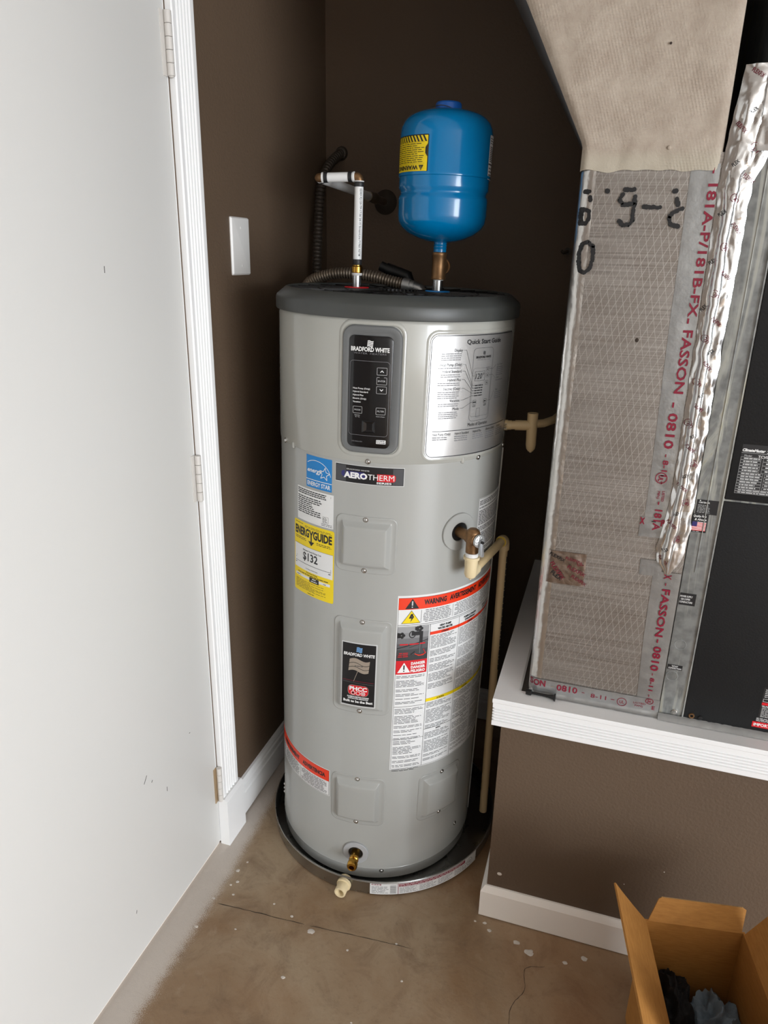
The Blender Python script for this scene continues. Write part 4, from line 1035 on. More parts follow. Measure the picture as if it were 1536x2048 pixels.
b = MB().sweep([vx + ob * .019, vx + ob * .0245, vx + ob * .0255], [.0155, .0155, .0140], 28); part(rv, 'test_dial', b, mat('dial_metal', (206, 208, 208), .3, .8, bump=(300, .4, 1)))
sd = Vector((math.cos(R(52.4)), math.sin(R(52.4)), 0)); dc = vx + ob * .0265
b = MB(); 
b.prism([(-.0035, .006), (.0035, .006), (.0050, -.004), (.0050, -.030), (.0035, -.034), (-.0035, -.034), (-.0050, -.030), (-.0050, -.004)], lambda u, z: dc + sd * u + Vector((0, 0, z)), lambda u, z: dc + sd * u + ob * (.0035 + max(0, -z) * .18) + Vector((0, 0, z))); lv = part(rv, 'test_lever', b, M_LEVER, smooth=False)
b = MB().sweep([dc + ob * .001, dc + ob * .0085], .0032, 12); part(lv, 'lever_pin', b, M_BLACK)
dp = thing('discharge_pipe', 'cream plastic discharge pipe from relief valve down to the pan', 'pipe', (-.2105, 1.760, .052))
b = MB().lathe([(.0135, -.0345), (.0150, -.0345), (.0150, -.0445), (.0140, -.0450)], 28); b.xf(lambda v: vx + v); part(dp, 'white_collar', b, M_PEX)
b = MB().lathe([(.0130, -.0435), (.0188, -.0440), (.0188, -.0505), (.0155, -.0515), (.0155, -.066)], 16); b.xf(lambda v: vx + v); part(dp, 'male_adapter', b, M_CPVCF)
A_ = vx + Vector((0, 0, -.086)); Pt = Vector((-.2125, 1.761, A_.z + .001)); dr = (Pt - A_).normalized()
b = MB().sweep([A_ + Vector((0, 0, .026)), A_ + Vector((0, 0, -.002)), A_ + Vector((0, 0, -.009)), A_ + Vector((0, 0, -.0135))], [.0148, .0148, .0120, .005], 28); b.sweep([A_ - dr * .002, A_ + dr * .030], [.0146, .0146], 28); part(dp, 'elbow', b, M_CPVCF)
part(dp, 'nub', MB().sweep([A_ + Vector((0, 0, -.0125)), A_ + Vector((0, 0, -.0165))], .003, 12), M_CPVCF)
part(dp, 'cross_pipe', MB().sweep([A_ + dr * .020, Pt - dr * .012], .0111, 24), M_CPVC)
elbow(dp, 'elbow', Pt - dr * .027, Pt, Pt + Vector((0, 0, -.030)), .0146, M_CPVC)
part(dp, 'glue_ring', MB().sweep([Pt - dr * .0290, Pt - dr * .0262], .0135, 24), mat('yellow_cement', (206, 176, 40), .3))
dpp = part(dp, 'drop_pipe', MB().sweep([Pt + Vector((0, 0, -.020)), (-.2095, 1.760, .052)], .0111, 24), M_CPVC)
q_ = Print(lambda u, v, h: (-.2115 + .0018 * (.9 - v) / .9 + (.0111 + h) * math.sin(R(62) + u / .0111), 1.7605 - (.0111 + h) * math.cos(R(62) + u / .0111), v), step=.003)
q_.rot = (0, .885, -math.pi / 2); q_.greek(0, -.0022, .34, .0022, 1, DG, 1, .8, 0, wordw=.016); q_.build(dpp, 'pipe_print')

# condensate fitting on the right side of the heater
cf = thing('condensate_fitting', 'cream plastic tee on the heater side beside the foil duct', 'pipe fitting', (-.163, 1.73, 1.178))
part(cf, 'side_stub', MB().sweep([(-.2300, 1.7245, 1.2400), (-.2230, 1.7250, 1.2400), (-.2225, 1.7250, 1.24), (-.214, 1.7265, 1.2405), (-.2135, 1.7265, 1.2405), (-.19, 1.729, 1.2415)], [.0128, .0128, .0115, .0115, .0105, .0105], 24), M_CPVC)
sl = Print(lambda u, v, h: (-.2265 + u, 1.7245 - (.0128 + h) * math.cos(v / .0128), 1.2395 + (.0128 + h) * math.sin(v / .0128)), step=.004); sl.rect(-.0030, -.007, .0030, .007, LG, 0); sl.greek(-.0025, -.006, .0025, .006, 5, K, 1, .5, .1, wordw=.003); sl.build(bpy.data.objects['side_stub'], 'stub_sticker')
part(cf, 'tee_body', MB().sweep([(-.1655, 1.73, 1.273), (-.1650, 1.73, 1.228), (-.1642, 1.73, 1.195), (-.1640, 1.73, 1.186), (-.1638, 1.73, 1.1795)], [.0128, .0124, .0122, .0105, .006], 28), M_CPVC)
part(cf, 'tee_branch', MB().sweep([(-.205, 1.727, 1.241), (-.163, 1.73, 1.243)], .0122, 24), M_CPVC)
part(cf, 'rear_pipe', MB().sweep([(-.165, 1.73, 1.246), (-.140, 1.75, 1.2465), (-.120, 1.80, 1.247), (-.112, 1.86, 1.247)], .0098, 20), M_CPVC)
part(cf, 'nub', MB().sweep([(-.1638, 1.73, 1.181), (-.1638, 1.73, 1.1765)], .0028, 12), M_CPVCF)

# hook on the back wall
hk = thing('wall_hook', 'small dark hook screwed to the back wall', 'hook', (-.1625, YB, 1.64))
part(hk, 'shank', MB().sweep(bez([(-.1625, YB, 1.643), (-.1635, YB - .03, 1.642), (-.170, YB - .045, 1.638), (-.176, YB - .040, 1.643)], 6), .004, 10), M_DARKCON)
part(hk, 'base', MB().sweep([(-.1625, YB, 1.643), (-.1625, YB - .005, 1.643)], .010, 16), M_DARKCON)

# blank plate on the left wall
bpz = thing('blank_wall_plate', 'white blank cover plate on the brown wall', 'wall plate', (XL, 1.7085, 1.566))
b = MB(); pts = []
def plate_loop(d, h): return [(XL + h, 1.7085 + x, 1.634 + y) for x, y in rr_loop(.0455 - d, .0675 - d, .004 - min(d, .0035))]
loops = [plate_loop(0, 0), plate_loop(0, .002), plate_loop(.003, .0055), plate_loop(.006, .0062)]; n = len(loops[0])
b.add([v for l in loops for v in l], [(i * n + k, i * n + (k + 1) % n, (i + 1) * n + (k + 1) % n, (i + 1) * n + k) for i in range(3) for k in range(n)] + [tuple(3 * n + k for k in range(n))]); part(bpz, 'plate', b, M_PLATE)
for z in (1.677, 1.589): part(bpz, 'screw', MB().sweep([(XL + .006, 1.7085, z), (XL + .0072, 1.7085, z), (XL + .0076, 1.7085, z)], [.0034, .0034, .0022], 14), M_PLATE)

# ------------------------------------------------------------------ air duct on the platform
DX0, DX1, DY, DZ0, DZ1 = -.0965, .190, 1.486, .6588, 1.800
duct = thing('air_duct', 'foil-faced insulated air duct with beige canvas upper section', 'duct', (.05, 1.75, .6588))
b = MB(); out = []
rc = .024
for k in range(7): a = R(180 + 15 * k); out.append((DX0 + rc + rc * math.cos(a), DY + rc + rc * math.sin(a)))
out += [(DX1, DY), (DX1, 2.12)]
for k in range(4): a = R(90 + 30 * k); out.append((DX0 + rc + rc * math.cos(a), 2.12 - rc + rc * math.sin(a)))
nz = 40; n = len(out); vs = []
for j in range(nz + 1):
    z = DZ0 + (DZ1 - DZ0) * j / nz
    for x, y in out:
        k = noise.noise(Vector((x * 9, y * 5, z * 7))) * .0016
        vs.append((x + (k if x < 0 else 0), y + k * .3, z))
b.add(vs, [(j * n + i, j * n + (i + 1) % n, (j + 1) * n + (i + 1) % n, (j + 1) * n + i) for j in range(nz) for i in range(n)] + [tuple(range(n)), tuple(nz * n + i for i in range(n))])
board = part(duct, 'foil_board', b, M_SCRIM, 'scrim-reinforced silver foil board', angle=50)

# beige canvas: straight collar then flaring to the left
b = MB(); NXC, NZC = 44, 70; ztop = ZC
def canvas_edge(z):
    if z < 1.8155: return DX0 - .0015
    return DX0 - .0015 - (z - 1.8155) * .525
for side in ('front',):
    vs = []
    for j in range(NZC + 1):
        z = 1.772 + (ztop - 1.772) * (j / NZC) ** 1.3
        xl = canvas_edge(z); xr = .1385
        for i in range(NXC + 1):
            q = i / NXC; x = xl + (xr - xl) * q
            d_ = .0035 * noise.noise(Vector((x * 14, z * 14, 3))) + .0015 * noise.noise(Vector((x * 45, z * 45, 9)))
            lo = .0 if j else .006 * noise.noise(Vector((x * 30, 0, 5)))
            yy = DY - .0035 - d_ * (1 if 0 < i < NXC else .3) + (.010 * max(0, 1 - q * 18) ** 2) + (.006 * max(0, 1 - (1 - q) * 18) ** 2)
            vs.append((x, yy, z + lo))
    w_ = NXC + 1
    b.add(vs, [(j * w_ + i, j * w_ + i + 1, (j + 1) * w_ + i + 1, (j + 1) * w_ + i) for j in range(NZC) for i in range(NXC)])
    # left flank (its lower lip hugs the board) and right flank
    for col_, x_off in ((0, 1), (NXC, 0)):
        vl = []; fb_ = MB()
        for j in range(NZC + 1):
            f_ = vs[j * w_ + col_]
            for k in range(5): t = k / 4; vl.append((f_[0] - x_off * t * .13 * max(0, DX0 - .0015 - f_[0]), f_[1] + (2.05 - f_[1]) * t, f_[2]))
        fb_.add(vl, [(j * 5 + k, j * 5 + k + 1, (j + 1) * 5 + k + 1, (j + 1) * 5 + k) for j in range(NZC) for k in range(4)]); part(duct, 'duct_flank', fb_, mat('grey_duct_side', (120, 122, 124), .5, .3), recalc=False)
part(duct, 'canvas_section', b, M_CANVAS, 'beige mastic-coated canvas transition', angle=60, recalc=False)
part(duct, 'canvas_screw', MB().lathe([(.0001, .003), (.0025, .0022), (.004, 0)], 14).xf(lambda v: (.050 + v.x, DY - .005 - v.z, 1.808 + v.y)), M_CANVAS)
part(duct, 'nail_hole', MB().lathe([(.0001, .001), (.0022, .0)], 10).xf(lambda v: (.030 + v.x, DY - .006 - v.z, 1.966 + v.y)), M_CRACK)
part(duct, 'puncture', MB().lathe([(.0001, .001), (.0030, .0004), (.0035, 0)], 9).xf(lambda v: (.040 + v.x, DY - .0005 - v.z, 1.478 + v.y * 1.2)), M_CRACK)

def corner_y(x):
    """how far the rounded left edge of the duct falls back at x"""
    q = DX0 + rc - x
    return 0.0 if q <= 0 else rc - math.sqrt(max(0.0, rc * rc - min(q, rc) ** 2))
def front_map(x0, z0, y=DY): return lambda u, v, h: (x0 + u, y - h + corner_y(x0 + u), z0 + v)
# black dot-matrix marks on the foil
p = Print(front_map(0, 0), base=.0006, step=.02)
def dots(pts, r=.0037):
    random.seed(5)
    for (a, c_), (d_, e_) in zip(pts[:-1], pts[1:]):
        n = max(1, int(math.hypot(d_ - a, e_ - c_) / .0026))
        for k in range(n + 1):
            t = k / n; p.disc(a + (d_ - a) * t + (random.random() - .5) * .0014, c_ + (e_ - c_) * t + (random.random() - .5) * .0014, r * (.85 + .35 * random.random()), K, 1 + (k % 3), 9)
def glyph(*strokes):
    global p
    p = Print(front_map(0, 0), base=.0026, step=.02)
    for st_ in strokes: dots(st_)
    p.build(board, 'stamped_mark', 'black dot-matrix figure')
gx, gy = -.008, 1.712
glyph([(gx - .011, gy - .024), (gx - .004, gy - .030), (gx + .006, gy - .030), (gx + .012, gy - .022), (gx + .012, gy + .006), (gx - .008, gy + .004), (gx - .014, gy + .012), (gx - .010, gy + .022)], [(gx + .012, gy + .006), (gx + .012, gy + .018)], [(gx - .007, gy + .029), (gx + .009, gy + .029)])
glyph([(.021, 1.7125), (.048, 1.7115)])
glyph([(.083, 1.680), (.070, 1.684), (.066, 1.694), (.071, 1.702), (.086, 1.710)], [(.078, 1.716), (.075, 1.726)], [(.069, 1.738), (.071, 1.7385)])
glyph([(-.0465, 1.739), (-.0455, 1.7385)])
glyph([(-.085, 1.738), (-.077, 1.738)], [(-.075, 1.728), (-.0745, 1.724)], [(-.089, 1.708), (-.078, 1.707), (-.074, 1.704), (-.074, 1.690), (-.078, 1.684), (-.089, 1.684), (-.089, 1.708)])
glyph([(-.083, 1.612), (-.085, 1.635), (-.080, 1.648), (-.070, 1.652), (-.060, 1.644), (-.058, 1.622), (-.062, 1.605), (-.072, 1.597), (-.080, 1.601), (-.083, 1.612)])
# shiny foil wrap on the rounded left edge
b = MB(); vs = []; wr = []
RCW = .024
for k in range(10): a = R(180 + 10 * k); wr.append((DX0 + RCW + (RCW + .0006) * math.cos(a), DY + RCW + (RCW + .0006) * math.sin(a)))
wr = [(DX0 - .0006, DY + .06)] + wr + [(DX0 + RCW + .004, DY - .0006)]
NW = 120
for j in range(NW + 1):
    z = .668 + (1.774 - .668) * j / NW
    for x, y in wr:
        d_ = .0011 * noise.noise(Vector((x * 40, y * 40, z * 16))) + .0006 * noise.noise(Vector((x * 120, y * 120, z * 60)))
        vs.append((x - abs(d_) * .6, y - abs(d_) * .6, z))
n = len(wr); b.add(vs, [(j * n + i, j * n + i + 1, (j + 1) * n + i + 1, (j + 1) * n + i) for j in range(NW) for i in range(n - 1)])
part(duct, 'foil_corner', b, mat('corner_foil', (206, 204, 200), .28, .95, bump=(45, .6, 4)), 'shiny rounded foil corner', angle=180)

# long foil tape up the right side with red lettering
def tape_mesh(edge_l, edge_r, z0, z1, nzt, y_off, amp, seed, nx=6, fr=40):
    b = MB(); vs = []
    for j in range(nzt + 1):
        z = z0 + (z1 - z0) * j / nzt; l, r_ = edge_l(z), edge_r(z)
        for i in range(nx + 1):
            x = l + (r_ - l) * i / nx; d_ = amp * (noise.noise(Vector((x * fr, z * fr, seed))) + .6 * noise.noise(Vector((x * fr * 2.3, z * fr * 2.3, seed + 4))))
            vs.append((x, DY - y_off - (d_ + amp * .8 if 0 < i < nx else 0) + corner_y(x), z))
    w_ = nx + 1; b.add(vs, [(j * w_ + i, j * w_ + i + 1, (j + 1) * w_ + i + 1, (j + 1) * w_ + i) for j in range(nzt) for i in range(nx)]); return b
def lerp_tab(tab):
    def f(z):
        for (z0, a), (z1, c_) in zip(tab[:-1], tab[1:]):
            if z <= z1: return a + (c_ - a) * max(0, (z - z0)) / (z1 - z0)
        return tab[-1][1]
    return f
TL = lerp_tab([(1.12, .101), (1.25, .100), (1.5, .094), (1.79, .091)]); TRr = lerp_tab([(1.12, .142), (1.25, .144), (1.79, .1385)])
tp1 = part(duct, 'foil_tape_strip', tape_mesh(TL, TRr, 1.118, 1.782, 110, .0007, .0007, 1), M_TAPE, angle=180)
p = Print(front_map(0, 0), base=.0026, step=.05); random.seed(3)
def vtext(t, x, ztop, hgt, length, bold=.014):
    bold = min(bold, .014)
    p.rot = (x, ztop, -math.pi / 2); p.text(t, 0, 0, hgt, CR, 1, 'l', length, bold); p.rot = None
vtext('- 181A-P/181B-FX', .1235, 1.776, .0150, .252); vtext('- FASSON', .1200, 1.522, .0165, .140); vtext('- 0810', .1170, 1.365, .0165, .092); vtext('- 8-11 -', .1200, 1.262, .0100, .062, .015)
p.disc(.1215, 1.1985 + .014, .0115, CR, 1, 24, .0115, .0098); p.rot = (.1165, 1.2185, -math.pi / 2); p.text('UL', 0, 0, .0085, CR, 1, 'l', .013, .02); p.rot = None
vtext('LISTED', .1275, 1.186, .0048, .022, .01); vtext('79PG', .1185, 1.186, .0048, .017, .01); vtext('- 181A', .1195, 1.163, .0135, .062)
p.text('X', .098, 1.1005 + .012, .013, CR, 1, 'c', .010, .03); p.rect(.116, 1.1185, .124, 1.1205, K, 1); p.text('P', .138, 1.112, .013, CR, 1, 'c', .008, .03)
p.build(tp1, 'tape_lettering', 'crimson tape lettering')
# lower tape on the right edge
tp2 = part(duct, 'foil_tape_strip', tape_mesh(lerp_tab([(.69, .142), (.85, .136), (1.0, .134)]), lambda z: .1895, .672, 1.012, 60, .0008, .0008, 2), M_TAPE, angle=180)
p = Print(front_map(0, 0), base=.0028, step=.05)
vtext('X', .1570, 1.008, .0140, .011); vtext('-', .1590, .988, .010, .006); vtext('FASSON', .1580, .974, .0150, .112); vtext('- 0810', .1600, .856, .0150, .078); vtext('- 8-11 -', .1630, .772, .0085, .060, .012)
p.disc(.1690, .7005, .0085, CR, 1, 20, .0075, .0085 * .84); p.rot = (.1655, .7055, -math.pi / 2); p.text('UL', 0, 0, .0065, CR, 1, 'l', .010, .02); p.rot = None
p.build(tp2, 'tape_lettering', 'crimson tape lettering')
# tape along the bottom edge
b = MB(); vs = []; NB = 70
for i in range(NB + 1):
    x = DX0 + .002 + (.1905 - DX0 - .002) * i / NB
    for k in range(6):
        z = .6595 + .047 * k / 5 - .006 * (i / NB) * (k / 5 < .1)
        d_ = .0008 * noise.noise(Vector((x * 50, z * 50, 8))) + .0008
        yy = DY - .0014 - d_ + corner_y(x)
        vs.append((x, yy if k else DY - .010 - .002 * noise.noise(Vector((x * 60, 2, 1))), z if k else .6665))
b.add(vs, [(i * 6 + k, (i + 1) * 6 + k, (i + 1) * 6 + k + 1, i * 6 + k + 1) for i in range(NB) for k in range(5)]); tp3 = part(duct, 'foil_tape_strip', b, M_TAPE, angle=180)
p = Print(front_map(0, 0), base=.0030, step=.05)
p.text('SON', -.094, .6895, .0150, CR, 1, 'l', .036, .014); p.text('-', -.046, .6890, .012, BEI, 1, 'l', .010); p.text('0810', -.032, .6860, .0150, CR, 1, 'l', .046, .010); p.text('-', .024, .6885, .010, CR, 1, 'l', .006); p.text('8-11', .044, .6835, .0100, CR, 1, 'l', .034); p.text('-', .088, .6850, .010, CR, 1, 'l', .008)
p.disc(.112, .6865, .0105, CR, 1, 24, .0105, .0092); p.text('UL', .112, .6825, .0078, CR, 1, 'c', .010, .004); p.text('LISTED', .136, .6890, .0046, CR, 1, 'l', .026); p.text('79PG', .139, .6820, .0046, CR, 1, 'l', .018); p.text('E', .176, .681, .009, CR, 1, 'l', .006, .008)
p.build(tp3, 'tape_lettering', 'crimson tape lettering')
# printed foil patch on the left edge
pm = part(duct, 'foil_patch', tape_mesh(lambda z: -.082, lambda z: -.002, .952, 1.028, 24, .0009, .0010, 5, 24, 60), mat('patch_foil', (168, 158, 152), .28, 1.0, bump=(50, .3, 3)), 'wrinkled tape patch with smudged red print', angle=180)
p = Print(front_map(0, 0), base=.0034, step=.05)
random.seed(21)
for (x, z, a, t, s_, cc_) in ((-.080, 1.018, -.4, 'FLEXFIX', .007, K), (-.045, 1.012, -.2, 'FLEXFIX', .006, MR), (-.077, .998, -.9, 'FLEXFIX', .009, MR), (-.040, .992, -.4, 'FLEXFIX', .008, MR), (-.074, .975, -.6, 'FLEX', .009, K), (-.030, .972, -.5, 'FLEXFIX', .007, MR), (-.018, .999, .3, 'UL', .008, MR)):
    p.rot = (x, z, a); p.text(t, 0, 0, s_, cc_, 1, 'l', None, .01)
p.rot = None; p.build(pm, 'tape_lettering')
# small repair patches
part(duct, 'foil_patch', tape_mesh(lambda z: .094, lambda z: .140, 1.085, 1.128, 12, .0012, .0008, 6, 10), M_TAPE, angle=180)
part(duct, 'foil_patch', tape_mesh(lambda z: .106, lambda z: .150, 1.000, 1.035, 12, .0010, .0008, 7, 10), M_TAPE, angle=180)

# crumpled shiny foil tape over the joint between duct and cabinet
b = MB(); vs = []; NJ, NI = 260, 26; random.seed(9)
CL = lerp_tab([(1.008, .158), (1.03, .140), (1.06, .132), (1.12, .140), (1.20, .146), (1.55, .143), (1.76, .140), (1.82, .143), (1.90, .150), (1.935, .152)])
CR_ = lerp_tab([(1.008, .168), (1.04, .184), (1.09, .190), (1.2, .190), (1.5, .191), (1.75, .194), (1.80, .214), (1.86, .222), (1.93, .225)])
for j in range(NJ + 1):
    z = 1.008 + (1.930 - 1.008) * j / NJ; l, r_ = CL(z), CR_(z)
    l += .003 * noise.noise(Vector((0, z * 40, 3))); r_ += .003 * noise.noise(Vector((5, z * 40, 3)))
    for i in range(NI + 1):
        q = i / NI; x = l + (r_ - l) * q
        dq = (q - .40 - .05 * noise.noise(Vector((2, z * 4, 0)))) / .20
        mask = math.exp(-dq * dq * 1.2); ridge = .014 * math.sqrt(max(0, 1 - dq * dq)) if abs(dq) < 1 else 0
        top = max(0, min(1, (z - 1.70) / .08)); ridge *= 1 - .75 * top
        soft = 1 - .80 * mask * (1 - top)
        n1_ = noise.noise(Vector((x * 34, z * 13, 1))); n2_ = noise.noise(Vector((x * 75, z * 55, 2)))
        cr = soft * ((.0060 + .006 * top) * abs(n1_) + .0032 * abs(n2_) + .0007 * noise.noise(Vector((x * 190, z * 150, 6)))) + .0010 * noise.noise(Vector((x * 40, z * 30, 8)))
        env = min(1, q * 6, (1 - q) * 6, (z - 1.005) * 20 + .15)
        vs.append((x + .0015 * noise.noise(Vector((x * 50, z * 40, 12))), DY - .0022 - env * (ridge + cr + .002), z))
w_ = NI + 1; b.add(vs, [(j * w_ + i, j * w_ + i + 1, (j + 1) * w_ + i + 1, (j + 1) * w_ + i) for j in range(NJ) for i in range(NI)])
cft = part(duct, 'crumpled_tape', b, M_FOIL, 'shiny crumpled foil tape over the joint', angle=40)
def foil_y(x, z):
    best = 0; j = int((z - 1.008) / (1.930 - 1.008) * NJ); j = max(0, min(NJ, j)); l, r_ = CL(z), CR_(z); i = int((x - l) / (r_ - l) * NI); i = max(0, min(NI, i)); return vs[j * w_ + i][1]
fm = lambda u, v, h: (u, foil_y(u, v) - h, v)
for k in range(34):
    p = Print(fm, base=.0016, step=.05)
    z = 1.04 + k * .0265; a = (-.9, .55, 2.2)[k % 3] + random.random() * .4; x = CL(z) + .008 + (CR_(z) - CL(z) - .02) * ((k * .37) % 1)
    p.rot = (x, z, a); t = ('FLEXFIX', 'FLEX', 'UL')[k % 3]; p.text(t, -.010, 0, .0062, (MR, K, MR)[k % 3], 1, 'l', .022 if k % 3 == 0 else .012, .008)
    if k % 3 == 2: p.disc(0, .003, .0068, MR, 1, 16, None, .0060)
    p.rot = None; p.build(cft, 'tape_lettering')

# ------------------------------------------------------------------ heat pump cabinet
cab = thing('heat_pump_cabinet', 'black and galvanised heat pump cabinet on the platform beside the duct', 'heat pump', (.57, 1.79, .6588))
b = MB().box(.1915, .955, DY + .0005, 2.10, .6588, 2.45, .002); post = part(cab, 'cabinet_frame', b, M_GALV, 'stained galvanised corner post and frame')  # height extended out of view to block light from the back wall
part(cab, 'post_lip', MB().box(.2395, .2420, DY - .0035, DY + .002, .664, 2.44), M_GALV, smooth=False)
part(cab, 'post_fold', MB().box(.2135, .2150, DY - .0012, DY + .002, 1.02, 1.93), M_GALV, smooth=False)
part(cab, 'front_panel', MB().box(.2430, .953, DY - .0030, DY + .001, .672, 1.1785, .0008), M_CABBLK, 'black lower front panel')
up_ = part(cab, 'front_panel', MB().box(.2430, .953, DY - .0055, DY + .001, 1.1835, 2.44, .0010), M_CABBLK, 'black upper front panel')
lw_ = bpy.data.objects['front_panel']
def front2(x0, z0, y): return lambda u, v, h: (x0 + u, y - h, z0 + v)
# data plate
b = Print(front2(.2565, 1.1985, DY - .0055), step=.1); b.rect(0, 0, .150, .098, K, 0); o = b.build(up_, 'data_plate', 'black data plate with white print')
p = Print(front2(.2565, 1.1985, DY - .0055), step=.1); LGP = LG
p.text('ClimateMaster', .001, .0845, .0052, WH, 1, 'l', .040, .03, .25); p.greek(.044, .0815, .148, .0945, 3, LGP, 1, .4, .2, wordw=.010)
p.rect(0, .0815, .150, .0820, LGP, 1); p.text('Model', .006, .0745, .0036, LGP, 1); p.text('TCV042AGC', .030, .0735, .0048, WH, 1, 'l', .040, .01)
for k in range(5): p.frame(.0005, .044 + k * .0060, .036, .0495 + k * .0060, .0003, LGP, 1); p.greek(.006, .0450 + k * .006, .034, .0488 + k * .006, 1, LGP, 1, .6, .3, wordw=.007)
for k in range(4): p.frame(.040, .044 + k * .0075, .148, .0512 + k * .0075, .0003, LGP, 1); p.greek(.046, .0455 + k * .0075, .120, .0500 + k * .0075, 1, LGP, 1, .6, .3, wordw=.009)
for k in range(6): p.frame(.0005, .010 + k * .0056, .044, .0151 + k * .0056, .0003, LGP, 1); p.greek(.006, .0110 + k * .0056, .040, .0145 + k * .0056, 1, LGP, 1, .6, .25, wordw=.008)
for k in range(5): p.frame(.047, .010 + k * .0066, .148, .0163 + k * .0066, .0003, LGP, 1); p.greek(.050, .0118 + k * .0066, .110, .0150 + k * .0066, 1, LGP, 1, .6, .25, wordw=.008)
for k in range(2): p.frame(.0005, .0005 + k * .0046, .148, .0048 + k * .0046, .0003, LGP, 1); p.greek(.006, .0015 + k * .0046, .090, .0042 + k * .0046, 1, LGP, 1, .6, .1, wordw=.009)
p.build(o, 'label_lettering')
# red and black notice at the lower right
b = Print(front2(.378, .686, DY - .0030), step=.1); b.rect(.008, 0, .125, .098, K, 0); b.rect(0, 0, .125, .0135, RD, 1); o = b.build(lw_, 'notice_label', 'black and red notice label')
p = Print(front2(.378, .686, DY - .0030), step=.1); p.text('IMPORTANT', .003, .0035, .0065, WH, 2, 'l', .050, .02); p.greek(.006, .015, .060, .024, 4, WH, 1, .35, .2, wordw=.01); p.greek(.012, .026, .060, .053, 8, WH, 1, .3, .35, wordw=.008); p.rect(.010, .056, .125, .062, RD, 1); p.greek(.011, .0525, .05, .0555, 1, WH, 2); p.frame(.011, .064, .07, .071, .0006, WH, 1); p.greek(.012, .074, .06, .095, 5, WH, 1, .3, .35, wordw=.008); p.build(o, 'label_lettering')
# stickers on the galvanised post
YP = DY + .0005
def post_label(x0, z0, w_, h_, name, lab): b = Print(front2(x0, z0, YP), step=.1); b.rect(0, 0, w_, h_, K, 0); o = b.build(post, name, lab); return o, Print(front2(x0, z0, YP), step=.1)
o, p = post_label(.1945, 1.1465, .0400, .0300, 'black_sticker', 'black sticker with fine white print'); p.text('CLIMATEMASTER', .004, .0225, .0032, WH, 1, 'l', .020, .01); p.disc(.006, .0278, .0012, WH, 1, 10); p.greek(.003, .002, .027, .020, 6, LG, 1, .3, .25, wordw=.006); p.build(o, 'label_lettering')
o, p = post_label(.1915, 1.1070, .0290, .0390, 'flag_sticker', 'black sticker with a striped flag'); p.text('Quality First', .0255, .0325, .0042, WH, 1, 'r', .024, .015, .2); p.text('& Always', .0265, .0255, .0042, WH, 1, 'r', .022, .015, .2)
for k in range(7): p.rect(.001, .0035 + k * .0027, .0270, .0035 + k * .0027 + .00145, RD, 1); p.rect(.001, .0035 + k * .0027 + .00145, .0270, .0062 + k * .0027, WH, 1)
p.rect(.001, .0125, .0105, .0224, NV, 2); p.greek(.004, .0008, .016, .0028, 1, LG, 1); p.build(o, 'label_lettering')
o, p = post_label(.1935, .9435, .0315, .0275, 'black_sticker', 'black power supply sticker'); p.text('POWER SUPPLY', .0010, .0180, .0040, WH, 1, 'l', .024, .01); p.text('USE COPPER', .003, .0115, .0040, WH, 1, 'l', .018, .01); p.text('CONDUCTORS', .0010, .0050, .0040, WH, 1, 'l', .025, .01); p.build(o, 'label_lettering')
o, p = post_label(.1935, .7880, .0300, .0120, 'black_sticker', 'small black connection sticker'); p.text('TSTAT', .008, .0066, .0034, WH, 1, 'l', .013, .01); p.text('CONNECTION', .0020, .0018, .0034, WH, 1, 'l', .026, .01); p.build(o, 'label_lettering')
part(post, 'knockout', MB().lathe([(.0105, 0), (.0110, .0007), (.0122, .0007), (.0127, 0)], 32, False, False).xf(lambda v: (.2055 + v.x, YP - v.z, .772 + v.y)), M_GALV)
part(post, 'knockout', MB().lathe([(.0105, 0), (.0110, .0007), (.0118, .0007), (.0122, 0)], 32, False, False).xf(lambda v: (.2110 + v.x, YP - v.z, .850 + v.y)), M_GALV)
part(post, 'screw', MB().lathe([(.0001, .005), (.004, .0048), (.0045, .002), (.0065, .0016), (.0068, 0)], 6 * 3).xf(lambda v: (.224 + v.x, YP - v.z, .684 + v.y)), M_CHROME)
part(lw_, 'grommet', MB().lathe([(.0030, .001), (.0036, .0022), (.0056, .0022), (.0064, 0)], 20, False, False).xf(lambda v: (.2585 + v.x, DY - .003 - v.z, .6845 + v.y)), M_BRASS)
part(lw_, 'screw', MB().lathe([(.0001, .003), (.0042, .0025), (.005, 0)], 16).xf(lambda v: (.2765 + v.x, DY - .003 - v.z, .6835 + v.y)), M_BLACK)
# foil tape sealing the cabinet to the ledge
b = MB(); vs = []
for i in range(141):
    x = .190 + .77 * i / 140
    for k in range(5):
        t = k / 4; d_ = .0012 * noise.noise(Vector((x * 120, t * 3, 1)))
        vs.append((x, DY - .0032 - .0012 * 0 - .0125 * t + d_, .6775 - .0110 * t + .0015 * math.sin(math.pi * t) + d_ * (k < 4)))
b.add(vs, [(i * 5 + k, (i + 1) * 5 + k, (i + 1) * 5 + k + 1, i * 5 + k + 1) for i in range(140) for k in range(4)]); part(cab, 'sealing_tape', b, M_TAPE, 'foil tape along the ledge', angle=40)
part(cab, 'loose_foil', tape_mesh(lambda z: .186 + .0 * z, lambda z: .260, 1.80, 1.965, 30, .0075, .004, 15, 20, 45), M_FOIL, 'loose foil at the cabinet top', angle=40)

